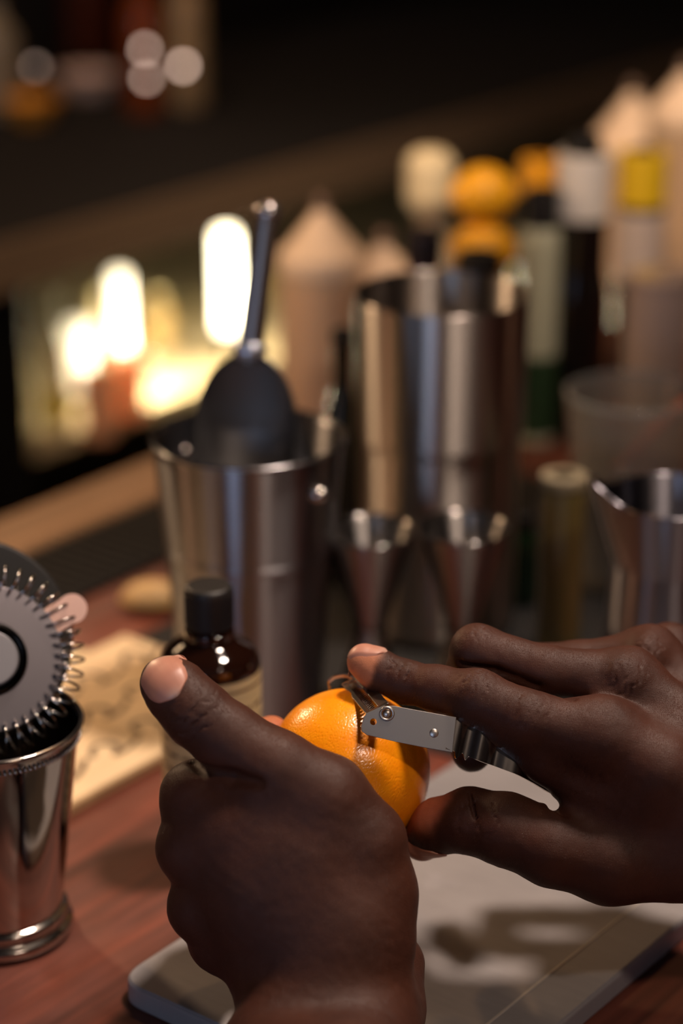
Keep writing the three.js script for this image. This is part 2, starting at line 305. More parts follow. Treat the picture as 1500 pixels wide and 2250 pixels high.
{
  // lamps of the room, outside the frame. Each bulb glows and holds its light.
  const pendant = (o, r, label, open) => {
    const t = thing('pendant_lamp', label, 'lamp', V(...o.at));
    mesh('bulb', new THREE.SphereGeometry(r, 24, 16).translate(0, o.inset || 0, 0), std({ color: '#fff3e0', emissive: o.color, emissiveIntensity: 8 }), t);
    mesh('shade', lathe([[0.02, 0.10], [0.03, 0.09], [0.11, 0.0], [0.112, 0.002], [0.032, 0.094], [0.02, 0.104]], 36), std({ color: '#1a1714', roughness: 0.6, metalness: 0.5, side: THREE.DoubleSide }), t);
    mesh('cord', moved(new THREE.CylinderGeometry(0.003, 0.003, 1.75 - o.at[1] - 0.1, 8), 0, (1.75 - o.at[1] - 0.1) / 2 + 0.1, 0), blackMat, t);
    const l = new THREE.PointLight(o.color, o.power, 0, 2); l.position.y = o.inset || 0; l.shadow.radius = o.soft || 1; l.castShadow = true; t.add(l);
  };
  for (const [K, label] of [[KEY, 'black ceiling spotlight aimed at the cutting board'], [BACK, 'black ceiling spotlight aimed at the bottles']]) {
    const t = thing('ceiling_spotlight', label, 'lamp', V(...K.at)), aim = V(...K.to).sub(V(...K.at)).normalize();
    const head = mesh('head', lathe([[0.0, 0.13], [0.05, 0.13], [0.066, 0.0], [0.068, 0.0], [0.053, 0.134], [0.0, 0.134]], 40), std({ color: '#1a1714', roughness: 0.5, metalness: 0.5, side: THREE.DoubleSide }), t);
    head.quaternion.setFromUnitVectors(V(0, -1, 0), aim);
    const lens = mesh('lens', new THREE.CylinderGeometry(0.058, 0.058, 0.004, 40).translate(0, 0.03, 0), std({ color: '#fff3e0', emissive: K.color, emissiveIntensity: 8 }), t); lens.quaternion.copy(head.quaternion);
    mesh('stem', moved(new THREE.CylinderGeometry(0.008, 0.008, 1.75 - K.at[1] - 0.1, 12), 0, (1.75 - K.at[1] - 0.1) / 2 + 0.1, 0), blackMat, t);
    const l = new THREE.SpotLight(K.color, K.power, 0, K.angle, 0.7, 2); l.position.copy(aim).multiplyScalar(0.01); l.target.position.copy(V(...K.to).sub(V(...K.at))); l.shadow.radius = K.soft; l.castShadow = true; t.add(l, l.target);
    l.target.name = 'aim';
  }
  pendant(FRONT, 0.024, 'black pendant lamp with a warm bulb on the bartender side of the bar');
  pendant(PENDANTS[0], 0.022, 'added black pendant fill lamp with a small bulb over the menu board');
  pendant(PENDANTS[2], 0.022, 'added black pendant fill lamp with a small bulb over the back bar top');
  pendant(PENDANTS[1], 0.022, 'black pendant lamp with a small bulb over the bottles');
  // paper column lamps, added so that the steel mirrors warm streaks
  const cols = [[-0.68, -2.2, 0.22, 1.0], [-0.29, 2.44, 0.22, 1.1], [3.2, 1.3, 0.18, 0.7]];
  for (const [e, n, r, k] of cols) {
    const p = EN(e, n, -0.95), t = thing('added_column_lamp', ['added warm paper column lamp beside the back bar', 'added warm paper column lamp by the long plaster wall', 'added dim paper column lamp near the room end'][cols.findIndex((q) => q[0] === e)], 'lamp', p);
    mesh('base', moved(new THREE.CylinderGeometry(r * 0.9, r, 0.04, 32), 0, 0.02, 0), blackMat, t);
    mesh('shade', lathe([[r, 0.04], [r, 1.5], [r * 0.98, 1.5], [r * 0.98, 0.04]], 40), std({ color: '#e8cfb8', emissive: COLUMN.color, emissiveIntensity: 0.55 * k * COLUMN.power }), t);
    const l = new THREE.PointLight(COLUMN.color, 0.12 * k * COLUMN.power, 0, 2); l.position.set(0, 0.8, 0).addScaledVector(V(0, 0, -0.97).sub(p).setY(0).normalize(), r + 0.08); l.shadow.radius = 4; l.castShadow = true; t.add(l);
  }
}

// ---------------------------------------------------------------- hands
const HAND_CELL = 0.0012;
const skinBump = tex(1024, (u, v) => {   // fine criss-cross skin lines and pores
  const a = Math.abs(noise.noise(u * 150, v * 40, 2)), b = Math.abs(noise.noise(u * 60 + v * 50, v * 140 - u * 40, 9)), c = noise.noise(u * 260, v * 260, 5);
  return 0.55 + 0.35 * Math.min(a * 2.2, 1) * Math.min(b * 2.2, 1) - 0.1 + 0.12 * c;
}, false);
const skinMat = phys({ vertexColors: true, roughness: 0.52, bumpMap: skinBump, bumpScale: 0.00026, specularIntensity: 0.55 });
const nailMat = phys({ vertexColors: true, roughness: 0.45, clearcoat: 0.2, clearcoatRoughness: 0.35 });

// spec: palm and fingers are chains of [px, py, depth, radius in cm]; every chain is one smooth limb
function buildHand(spec) {
  const pt = (q) => P(q[0], q[1], q[2]);
  const limb = (chain, k) => {
    const bs = []; for (let i = 0; i + 1 < chain.length; i++) bs.push(bone(pt(chain[i]), pt(chain[i + 1]), chain[i][3] / 100, chain[i + 1][3] / 100, chain[i][4]));
    const lo = V(9, 9, 9), hi = V(-9, -9, -9); for (const q of chain) { const c = pt(q), r = q[3] / 100 + 0.002; lo.min(c.clone().addScalar(-r)); hi.max(c.clone().addScalar(r)); }
    const f = (x, y, z) => { let d = bs[0](x, y, z); for (let i = 1; i < bs.length; i++) d = smin(d, bs[i](x, y, z), k); return d; };
    f.lo = lo; f.hi = hi; return f;
  };
  const palm = spec.palm.map((c) => limb(c, 0.006)), fingers = spec.fingers.map((c) => limb(c.chain, c.k || 0.004));
  const adds = (spec.adds || []).map((c) => [limb(c.chain, 0.002), c.k ?? 0.004]);
  const kp = spec.kPalm ?? 0.012;
  const far = (q, x, y, z) => Math.max(q.lo.x - x, x - q.hi.x, q.lo.y - y, y - q.hi.y, q.lo.z - z, z - q.hi.z);
  let carves = [];
  const base = (x, y, z) => {
    let p = 1; for (const q of palm) { const o = far(q, x, y, z); p = smin(p, o > 0.03 ? o : q(x, y, z), kp); }
    let d = p;
    for (let i = 0; i < fingers.length; i++) {
      const q = fingers[i], o = far(q, x, y, z); if (o > 0.02) continue;
      const e = smin(p, q(x, y, z), spec.fingers[i].join ?? 0.009);
      d = Math.min(d, e);
    }
    for (const [q, k] of adds) { const o = far(q, x, y, z); if (o < 0.02) d = smin(d, q(x, y, z), k); }
    for (const [q, k] of carves) { const o = far(q, x, y, z); if (o < 0.01) d = smax(d, -q(x, y, z), k); }
    return d;
  };
  // creases and wrinkles lie on the skin: find where the line of sight through a pixel meets it
  const onSkin = (px, py, sink) => { let D = 0.85; for (; D < 1.1; D += 0.0005) { const q = P(px, py, D); if (base(q.x, q.y, q.z) < 0) break; } return D + sink; };
  for (const q of [...(spec.carves || []).flatMap((c) => c.chain), ...(spec.wrinkles || []).flatMap((w) => [w.at])]) if (q[2] === 0) q[2] = onSkin(q[0], q[1], (q[3] ?? 0.1) / 100 * 0.25);
  for (const w of spec.wrinkles || []) if (w.to.length === 2) w.to.push(w.at[2]);
  const carved = (spec.carves || []).map((c) => [limb(c.chain, 0.001), c.k ?? 0.002]);
  carves = carved;
  const wr = (spec.wrinkles || []).map((w) => ({ c: pt(w.at), a: pt(w.to).sub(pt(w.at)).normalize(), r: w.r / 100, amp: w.amp / 620, f: w.freq ?? 900, s: w.seed ?? 1 }));
  const f = (x, y, z) => {
    let d = base(x, y, z);
    if (Math.abs(d) < 0.004) {
      for (const w of wr) {
        const dx = x - w.c.x, dy = y - w.c.y, dz = z - w.c.z, l2 = dx * dx + dy * dy + dz * dz;
        if (l2 > w.r * w.r) continue;
        const s = dx * w.a.x + dy * w.a.y + dz * w.a.z, g = 1 - Math.sqrt(l2) / w.r;
        const n = noise.noise(x * 190 + w.s * 7, y * 190, z * 190) * 1.1 + noise.noise(x * 420, y * 420 + w.s, z * 420) * 0.5;
        const t = 1 - Math.abs(Math.sin(s * w.f * 0.5 + n * 1.7));
        d += w.amp * Math.min(1, g * 2.2) * (t * t * t * (0.6 + 0.4 * noise.noise(x * 300, y * 300, z * 300 + 3)) - 0.12);
      }
      d += 0.00012 * noise.noise(x * 260, y * 260, z * 260);
    }
    return d;
  };
  const lo = V(9, 9, 9), hi = V(-9, -9, -9);
  for (const q of [...palm, ...fingers, ...adds.map((a) => a[0])]) { lo.min(q.lo); hi.max(q.hi); }
  lo.subScalar(0.004); hi.addScalar(0.004);
  if (spec.cut) { hi.min(spec.cut[1]); lo.max(spec.cut[0]); }
  const g = netMesh(f, lo, hi, HAND_CELL);
  // pigment: brown skin, paler on the finger pads
  const pos = g.attributes.position, col = new Float32Array(pos.count * 3), uv = new Float32Array(pos.count * 2);
  const ax = spec.uAxis.clone().normalize(), nrmAx = spec.dorsal.clone().normalize(), ay = nrmAx.clone().cross(ax).normalize();
  const blobs = spec.blobs.map((b) => ({ c: pt(b.at), r: b.r / 100, col: lin(b.color), s: b.soft ?? 0.5 }));
  const back = lin(spec.back), back2 = lin(spec.back2), c = new THREE.Color();
  for (let i = 0; i < pos.count; i++) {
    const p = V(pos.getX(i), pos.getY(i), pos.getZ(i));
    const m = fbm(p.x * 45, p.y * 45, p.z * 45, 4);
    c.copy(back).lerp(back2, clamp(0.5 + 1.3 * m));
    for (const b of blobs) { const d = p.distanceTo(b.c) / b.r; if (d < 1) c.lerp(b.col, sstep(0, b.s, 1 - d + 0.5 * m)); }
    const sp = 1 + 0.10 * noise.noise(p.x * 900, p.y * 900, p.z * 900);
    col[i * 3] = c.r * sp; col[i * 3 + 1] = c.g * sp; col[i * 3 + 2] = c.b * sp;
    uv[i * 2] = p.dot(ax) / 0.045; uv[i * 2 + 1] = p.dot(ay) / 0.045;
  }
  g.setAttribute('color', new THREE.BufferAttribute(col, 3)); g.setAttribute('uv', new THREE.BufferAttribute(uv, 2));
  return { geometry: g, field: base };
}
// a nail follows the finger under it: points of its outline are dropped onto the skin along -normal and stand a little proud of it
function buildNail(field, n) {
  const c = P(...n.at), nor = n.normal.clone().normalize(), axis = P(n.at[0] + n.dir[0], n.at[1] + n.dir[1], n.at[2] + (n.dir[2] || 0)).sub(c); axis.addScaledVector(nor, -axis.dot(nor)).normalize();
  const side = axis.clone().cross(nor).normalize(), U = 30, W = 30, L = n.length / 100, H = n.width / 200;
  const pos = [], col = [], idx = [], pink = lin(n.pink), pale = lin(n.pale), tip = lin(n.tip), k = new THREE.Color();
  for (const layer of [0, 1]) for (let i = 0; i <= U; i++) for (let j = 0; j <= W; j++) {
    const t = i / U, s = j / W * 2 - 1;   // t: from the root (0) to the free edge (1)
    const half = H * Math.min(1, 0.80 + 0.5 * t) * Math.sqrt(Math.max(0, 1 - Math.pow(Math.abs(2 * t - 1), 7))) ** 0.9;
    const bow = 0.16 * (1 - s * s) * (t < 0.5 ? -1 : 1) * Math.abs(2 * t - 1);   // root and edge are arcs
    const q = c.clone().addScaledVector(axis, (t - 0.5 + bow) * L).addScaledVector(side, s * half);
    let d = 0.02, lo = -0.02, hi = 0.02;   // bisection along the normal
    const o = q.clone().addScaledVector(nor, 0.012); let z = 0;
    for (; z < 0.024; z += 0.0004) if (field(o.x - nor.x * z, o.y - nor.y * z, o.z - nor.z * z) < 0) break;
    for (let a = z - 0.0004, b = z, it = 0; it < 10; it++) { z = (a + b) / 2; if (field(o.x - nor.x * z, o.y - nor.y * z, o.z - nor.z * z) < 0) b = z; else a = z; }
    q.copy(o).addScaledVector(nor, -z);
    const rim = Math.max(Math.abs(s), 1 - 2 * t);
    q.addScaledVector(nor, (layer ? -0.0012 : 0) + 0.00075 - 0.0011 * sstep(0.8, 1, Math.max(Math.abs(s), 1 - 1.9 * t)));
    pos.push(q.x, q.y, q.z);
    k.copy(pink).lerp(pale, sstep(0.28, 0.05, Math.hypot(t - 0.02, s * 0.42))).lerp(tip, 0.8 * sstep(0.84, 0.93, t + 0.04 * s * s));
    const v = 1 + 0.06 * noise.noise(s * 14, t * 2, 3) + 0.05 * noise.noise(s * 3, t * 3, 8);
    col.push(k.r * v, k.g * v, k.b * v);
  }
  const M = (U + 1) * (W + 1), at = (l, i, j) => l * M + i * (W + 1) + j;
  for (let i = 0; i < U; i++) for (let j = 0; j < W; j++) {
    idx.push(at(0, i, j), at(0, i, j + 1), at(0, i + 1, j), at(0, i, j + 1), at(0, i + 1, j + 1), at(0, i + 1, j));
    idx.push(at(1, i, j), at(1, i + 1, j), at(1, i, j + 1), at(1, i, j + 1), at(1, i + 1, j), at(1, i + 1, j + 1));
  }
  for (let i = 0; i < U; i++) for (const j of [0, W]) { const a = at(0, i, j), b = at(0, i + 1, j), d = at(1, i, j), e = at(1, i + 1, j); idx.push(a, b, d, b, e, d); }
  for (let j = 0; j < W; j++) for (const i of [0, U]) { const a = at(0, i, j), b = at(0, i, j + 1), d = at(1, i, j), e = at(1, i, j + 1); idx.push(a, b, d, b, e, d); }
  const g = new THREE.BufferGeometry();
  g.setAttribute('position', new THREE.Float32BufferAttribute(pos, 3)); g.setAttribute('color', new THREE.Float32BufferAttribute(col, 3)); g.setIndex(idx); g.computeVertexNormals();
  return g;
}
const cam3 = (x, y, z) => V(0, 0, 0).addScaledVector(RGT, x).addScaledVector(UPV, y).addScaledVector(FWD, -z);   // a direction given as right, up, towards the eye

const LF = [cam3(-0.2, 0.3, 0.93), 1.35];   // the wrist is flatter than it is wide
const leftSpec = {
  kPalm: 0.015,
  palm: [
    [[428, 1748, 0.950, 1.25], [560, 1900, 0.940, 1.4], [700, 2060, 0.938, 1.6]],
    [[410, 1866, 0.947, 1.04], [550, 1985, 0.940, 1.35], [700, 2110, 0.938, 1.6]],
    [[436, 1996, 0.951, 1.04], [560, 2075, 0.946, 1.3], [690, 2160, 0.942, 1.6]],
    [[482, 2074, 0.957, 0.98], [590, 2125, 0.952, 1.2], [690, 2180, 0.946, 1.5]],
    [[480, 1775, 0.946, 1.35], [610, 1760, 0.945, 1.4], [640, 1850, 0.946, 1.7], [740, 2000, 0.946, 2.0]],
    [[470, 1860, 0.950, 1.3], [560, 1960, 0.947, 1.6], [680, 2080, 0.945, 1.9]],
    [[600, 1778, 0.9395, 1.55], [695, 1855, 0.9385, 1.8], [770, 1980, 0.940, 1.9]],
    [[540, 1830, 0.943, 1.5], [640, 1940, 0.942, 1.75], [730, 2060, 0.942, 1.9]],
    [[818, 1960, 0.945, 1.62], [800, 2080, 0.942, 1.9], [770, 2200, 0.938, 2.45, LF], [745, 2330, 0.918, 2.7, LF], [700, 2560, 0.845, 3.2, LF]],
    [[700, 2120, 0.946, 1.9], [660, 2225, 0.940, 2.3, LF], [610, 2330, 0.918, 2.4, LF], [590, 2560, 0.850, 3.0, LF]],
    [[858, 2120, 0.972, 1.45], [850, 2220, 0.958, 1.5], [800, 2350, 0.918, 2.0, LF]],
  ],
  fingers: [
    { join: 0.008, chain: [[364, 1498, 0.946, 1.06], [386, 1518, 0.943, 1.26], [432, 1567, 0.940, 1.36], [499, 1622, 0.938, 1.42], [606, 1690, 0.936, 1.56], [715, 1752, 0.937, 1.72], [800, 1850, 0.940, 1.68], [818, 1960, 0.945, 1.62]] },
    { chain: [[428, 1748, 0.950, 1.2], [456, 1720, 0.985, 1.0], [530, 1645, 1.004, 0.92], [596, 1612, 1.014, 0.80]] },
    { chain: [[410, 1866, 0.947, 1.02], [424, 1842, 0.986, 1.0], [505, 1780, 1.018, 0.92], [590, 1745, 1.032, 0.80]] },
    { chain: [[432, 1996, 0.951, 1.05], [446, 1985, 0.992, 0.98], [545, 1925, 1.018, 0.9], [625, 1860, 1.030, 0.78]] },
    { chain: [[482, 2074, 0.957, 0.96], [496, 2066, 0.995, 0.9], [585, 2030, 1.010, 0.82], [650, 1965, 1.018, 0.72]] },
  ],
  carves: [{ k: 0.004, chain: [[425, 1674, 0, 0.12], [460, 1692, 0, 0.2], [510, 1706, 0, 0.26], [568, 1721, 0, 0.12]] }],
  wrinkles: [
    { at: [418, 1595, 0], to: [380, 1545], r: 1.15, amp: 0.6, freq: 1300, seed: 1 },
    { at: [368, 1552, 0], to: [346, 1502], r: 0.8, amp: 0.5, freq: 1600, seed: 2 },
    { at: [450, 1540, 0], to: [410, 1500], r: 1.1, amp: 0.35, freq: 1500, seed: 4 },
  ],
  dorsal: cam3(-0.35, 0.15, 0.95), uAxis: cam3(-0.7, 0.7, 0),
  back: '#48281c', back2: '#3a1f16',
  blobs: [
    { at: [596, 1580, 1.0], r: 3.0, color: '#b06a48', soft: 0.5 },
  ],
};
const rightSpec = {
  palm: [
    [[1322, 1600, 0.962, 1.35], [1450, 1690, 0.958, 1.55], [1620, 1790, 0.965, 1.9]],
    [[1382, 1492, 0.982, 1.22], [1500, 1600, 0.975, 1.5], [1640, 1740, 0.980, 1.9]],
    [[1428, 1438, 1.008, 1.15], [1540, 1560, 1.000, 1.5], [1660, 1720, 1.000, 1.9]],
    [[1470, 1432, 1.035, 1.15], [1570, 1560, 1.025, 1.4], [1670, 1720, 1.015, 1.8]],
    [[1305, 1712, 0.975, 1.15], [1390, 1760, 0.970, 1.9], [1520, 1800, 0.970, 2.2]],
    [[1500, 1860, 0.975, 2.1], [1640, 1800, 0.975, 2.7], [1800, 1860, 0.970, 3.0], [2050, 1960, 0.955, 3.6]],
    [[1360, 1640, 1.000, 1.6], [1520, 1720, 1.000, 2.0]],
    [[1115, 1606, 0.966, 0.72], [1195, 1668, 0.966, 0.88], [1285, 1722, 0.970, 1.25]],
  ],
  fingers: [
    { chain: [[800, 1455, 0.986, 0.74], [830, 1472, 0.985, 0.84], [890, 1498, 0.982, 0.88], [960, 1513, 0.975, 0.94], [1048, 1533, 0.966, 1.16], [1160, 1580, 0.960, 1.16], [1322, 1622, 0.960, 1.4]] },
    { chain: [[1382, 1492, 0.982, 1.2], [1200, 1475, 0.980, 1.05], [1048, 1430, 0.986, 1.1], [1010, 1520, 1.012, 0.95], [1036, 1652, 1.000, 0.88]] },
    { chain: [[1428, 1438, 1.008, 1.12], [1270, 1460, 1.014, 1.0], [1130, 1462, 1.018, 1.0], [1105, 1560, 1.030, 0.9], [1130, 1640, 1.012, 0.82]] },
    { chain: [[1470, 1432, 1.035, 1.1], [1320, 1490, 1.040, 0.9], [1220, 1500, 1.040, 0.9], [1200, 1580, 1.036, 0.8], [1220, 1640, 1.020, 0.75]] },
    { join: 0.007, chain: [[926, 1842, 0.992, 0.92], [965, 1815, 0.985, 1.16], [1032, 1803, 0.976, 1.36], [1110, 1822, 0.970, 1.5], [1215, 1862, 0.966, 1.62], [1340, 1882, 0.970, 2.0], [1500, 1865, 0.975, 2.2]] },
  ],
  carves: [
    { k: 0.003, chain: [[1010, 1456, 0, 0.1], [1090, 1473, 0, 0.16], [1180, 1508, 0, 0.16], [1258, 1536, 0, 0.07]] },
    { k: 0.003, chain: [[1196, 1752, 0, 0.2], [1216, 1772, 0, 0.2], [1240, 1790, 0, 0.08]] },
    { k: 0.0015, chain: [[1031, 1740, 0, 0.06], [1036, 1768, 0, 0.08], [1044, 1800, 0, 0.05]] },
  ],
  adds: [{ k: 0.006, chain: [[1368, 1478, 0.973, 0.55], [1380, 1492, 0.973, 0.6]] }, { k: 0.006, chain: [[1418, 1424, 0.998, 0.5], [1430, 1436, 0.998, 0.55]] }],
  wrinkles: [
    { at: [880, 1465, 0], to: [840, 1450], r: 0.85, amp: 0.8, freq: 1700, seed: 1 },
    { at: [1050, 1490, 0], to: [1000, 1470], r: 1.1, amp: 0.55, freq: 1500, seed: 3 },
    { at: [1160, 1560, 0], to: [1100, 1535], r: 1.3, amp: 0.35, freq: 1400, seed: 5 },
    { at: [1045, 1385, 0], to: [1000, 1385], r: 0.9, amp: 0.5, freq: 1500, seed: 6 },
    { at: [1050, 1800, 0], to: [1010, 1800], r: 1.3, amp: 0.5, freq: 900, seed: 7 },
    { at: [1378, 1480, 0], to: [1330, 1460], r: 1.2, amp: 0.4, freq: 1500, seed: 8 },
    { at: [1425, 1425, 0], to: [1380, 1410], r: 1.0, amp: 0.4, freq: 1500, seed: 9 },
    { at: [1280, 1700, 0], to: [1230, 1690], r: 1.8, amp: 0.22, freq: 1700, seed: 10 },
  ],
  dorsal: cam3(0.1, 0.6, 0.8), uAxis: cam3(-0.9, 0.2, 0),
  back: '#45251a', back2: '#361c13',
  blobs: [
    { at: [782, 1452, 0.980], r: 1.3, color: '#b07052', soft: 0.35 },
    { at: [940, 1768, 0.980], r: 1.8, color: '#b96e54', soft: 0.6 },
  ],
};
const person = thing('person', 'two bare dark-skinned hands, one holding the orange and the other working the peeler', 'person', V(0, 0, 0));
{
  const L = buildHand(leftSpec), lm = mesh('hand', L.geometry, skinMat, person);
  lm.userData.label = 'hand with raised thumb wrapped around the orange';
  mesh('thumbnail', buildNail(L.field, { at: [360, 1492, 0.935], dir: [-60, -66, 0], normal: cam3(-0.2, 0.15, 0.96), length: 1.66, width: 2.08, pink: '#b47d69', pale: '#b69080', tip: '#b08a76' }), nailMat, lm);
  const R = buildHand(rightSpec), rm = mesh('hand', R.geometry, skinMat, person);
  rm.userData.label = 'hand pressing an index finger and thumb on the peeler and orange';
  mesh('fingernail', buildNail(R.field, { at: [806, 1432, 0.985], dir: [-46, -12, 0.002], normal: cam3(-0.1, 0.9, 0.42), length: 1.5, width: 1.35, pink: '#b47d69', pale: '#b69080', tip: '#b08a76' }), nailMat, rm);
  mesh('thumbnail', buildNail(R.field, { at: [940, 1885, 0.985], dir: [-40, 25, 0.004], normal: cam3(0.35, -0.75, 0.55), length: 1.4, width: 1.5, pink: '#b47d69', pale: '#b69080', tip: '#b08a76' }), nailMat, rm);
  // dark sleeves of the arms, beyond the frame
  const sleeve = (b, d, r) => { const c = new THREE.CatmullRomCurve3([0, 0.07, 0.14, 0.22].map((k) => b.clone().addScaledVector(d, k).add(V(0, k * k, 0))));
    const g = new THREE.TubeGeometry(c, 40, r, 36, false), p = g.attributes.position; for (let i = 0; i < p.count; i++) { const k = 1 + 0.03 * noise.noise(p.getX(i) * 60, p.getY(i) * 60, p.getZ(i) * 60), t = c.getPoint(Math.floor(i / 37) / 40); p.setXYZ(i, t.x + (p.getX(i) - t.x) * k, t.y + (p.getY(i) - t.y) * k, t.z + (p.getZ(i) - t.z) * k); }
    g.computeVertexNormals(); const end = c.getPoint(1), cap = new THREE.SphereGeometry(r, 30, 20).translate(end.x, end.y, end.z);
    return mergeGeometries([g, cap]); };
  const cloth = std({ color: '#17161a', roughness: 0.9, side: THREE.DoubleSide });
  mesh('sleeve', sleeve(P(650, 2560, 0.840), V(0.1, 0.35, 0.93).normalize(), 0.040), cloth, lm);
  mesh('sleeve', sleeve(P(2000, 1940, 0.958), V(0.85, 0.05, 0.52).normalize(), 0.044), cloth, rm);
}

// ---------------------------------------------------------------- orange, cutting board
const ORANGE = { at: P(765, 1692, 1.0), r: 0.0356 };
{
  const g = new THREE.SphereGeometry(1, 560, 400), p = g.attributes.position, col = [], A = lin('#ffa40e'), B = lin('#fa8e05'), c = new THREE.Color();
  for (let i = 0; i < p.count; i++) {
    const v = V(p.getX(i), p.getY(i), p.getZ(i)).normalize();
    const big = 0.012 * fbm(v.x * 1.6, v.y * 1.6, v.z * 1.6, 2), pits = noise.noise(v.x * 44, v.y * 44, v.z * 44), pits2 = noise.noise(v.x * 70 + 5, v.y * 70, v.z * 70);
    const r = ORANGE.r * (1 + big - 0.0055 * Math.max(0, pits - 0.1) - 0.0036 * Math.max(0, pits2 - 0.1));
    c.copy(A).lerp(B, clamp(0.5 + 1.1 * fbm(v.x * 3, v.y * 3, v.z * 3, 4) + 0.5 * Math.max(0, pits)));
    col.push(c.r, c.g, c.b);
    p.setXYZ(i, v.x * r, v.y * r, v.z * r);
  }
  g.setAttribute('color', new THREE.Float32BufferAttribute(col, 3)); g.computeVertexNormals();
  const o = thing('orange', 'whole ripe orange with dimpled glossy rind held in the hands', 'orange', ORANGE.at);
  o.rotation.set(0.5, 0.4, 0.9);
  mesh('rind', g, phys({ vertexColors: true, roughness: 0.30, clearcoat: 0.25, clearcoatRoughness: 0.16, specularIntensity: 0.9 }), o);
}

// ---------------------------------------------------------------- cutting board, peeler
const STEEL = '#b4ada6';
const steel = std({ color: STEEL, metalness: 1, roughness: 0.24 });
const polished = std({ color: STEEL, metalness: 1, roughness: 0.16 });
const satin = std({ color: STEEL, metalness: 1, roughness: 0.36 });
const brushed = phys({ color: STEEL, metalness: 1, roughness: 0.36, anisotropy: 1, anisotropyRotation: Math.PI / 2 });
const brushedSoft = phys({ color: '#8c8b8e', metalness: 1, roughness: 0.36, anisotropy: 1, anisotropyRotation: Math.PI / 2 });
const darkGlass = phys({ color: '#1a0a05', roughness: 0.06, clearcoat: 1, clearcoatRoughness: 0.03 });
{
  // the board: 17.6 cm wide, its long side along the bar; a pale bead paints the light caught by the groove along one edge
  const top = 0.011, w = 0.176, len = 0.285, corner = V(0.0393, 0, -0.7707), r = 0.014, grooveAt = 0.0245;
  const s = new THREE.Shape(); const rr = (x, y, X, Y) => { s.moveTo(x + r, y); s.lineTo(X - r, y); s.quadraticCurveTo(X, y, X, y + r); s.lineTo(X, Y - r); s.quadraticCurveTo(X, Y, X - r, Y); s.lineTo(x + r, Y); s.quadraticCurveTo(x, Y, x, Y - r); s.lineTo(x, y + r); s.quadraticCurveTo(x, y, x + r, y); };
  rr(0.0015, 0.0015, len - 0.0015, w - 0.0015);
  const lower = new THREE.ExtrudeGeometry(s.clone(), { depth: 0.0080, bevelEnabled: true, bevelThickness: 0.0015, bevelSize: 0.0015, bevelSegments: 3, curveSegments: 10 });
  const upper = new THREE.ExtrudeGeometry(s, { depth: 0.0008, bevelEnabled: true, bevelThickness: 0.0007, bevelSize: 0.0007, bevelSegments: 3, curveSegments: 10 });
  lower.translate(0, 0, 0.0015); upper.translate(0, 0, 0.0102 - 0.0002);
  const g = mergeGeometries([lower, upper]); g.rotateX(-Math.PI / 2);   // x along E, y of the shape away from N
  const boardMap = tex(512, (u, v) => { const k = 1 + 0.05 * fbm(u * 5, v * 5, 2, 4) + 0.05 * fbm(u * 60, v * 5, 7, 3); const st = sstep(0.22, 0.5, fbm(u * 7 + 3, v * 7, 12, 4)); return [143 * k + 10 * st, 139 * k + 10 * st, 139 * k + 12 * st]; });
  const bRough = tex(512, (u, v) => 0.42 + 0.25 * fbm(u * 8, v * 8, 5, 4) + 0.25 * Math.abs(fbm(u * 80, v * 6, 3, 2)), false);
  const p = g.attributes.position, uv = []; for (let i = 0; i < p.count; i++) uv.push(p.getX(i) / 0.2, p.getZ(i) / 0.2);
  g.setAttribute('uv', new THREE.Float32BufferAttribute(uv, 2));
  const b = thing('cutting_board', 'white plastic cutting board with a groove highlight painted as a pale line, under the hands', 'cutting board', corner, TURN);
  mesh('lit_groove', box(len - 0.03, 0.0006, 0.0013, 0.0003).translate(len / 2, 0.01155, -grooveAt), std({ color: '#b9b0a6', roughness: 0.5 }), b).userData.label = 'pale bead painting the lit groove along the board edge';
  mesh('board', g, phys({ map: boardMap, roughnessMap: bRough, roughness: 1, clearcoat: 0.15, clearcoatRoughness: 0.3 }), b);
}
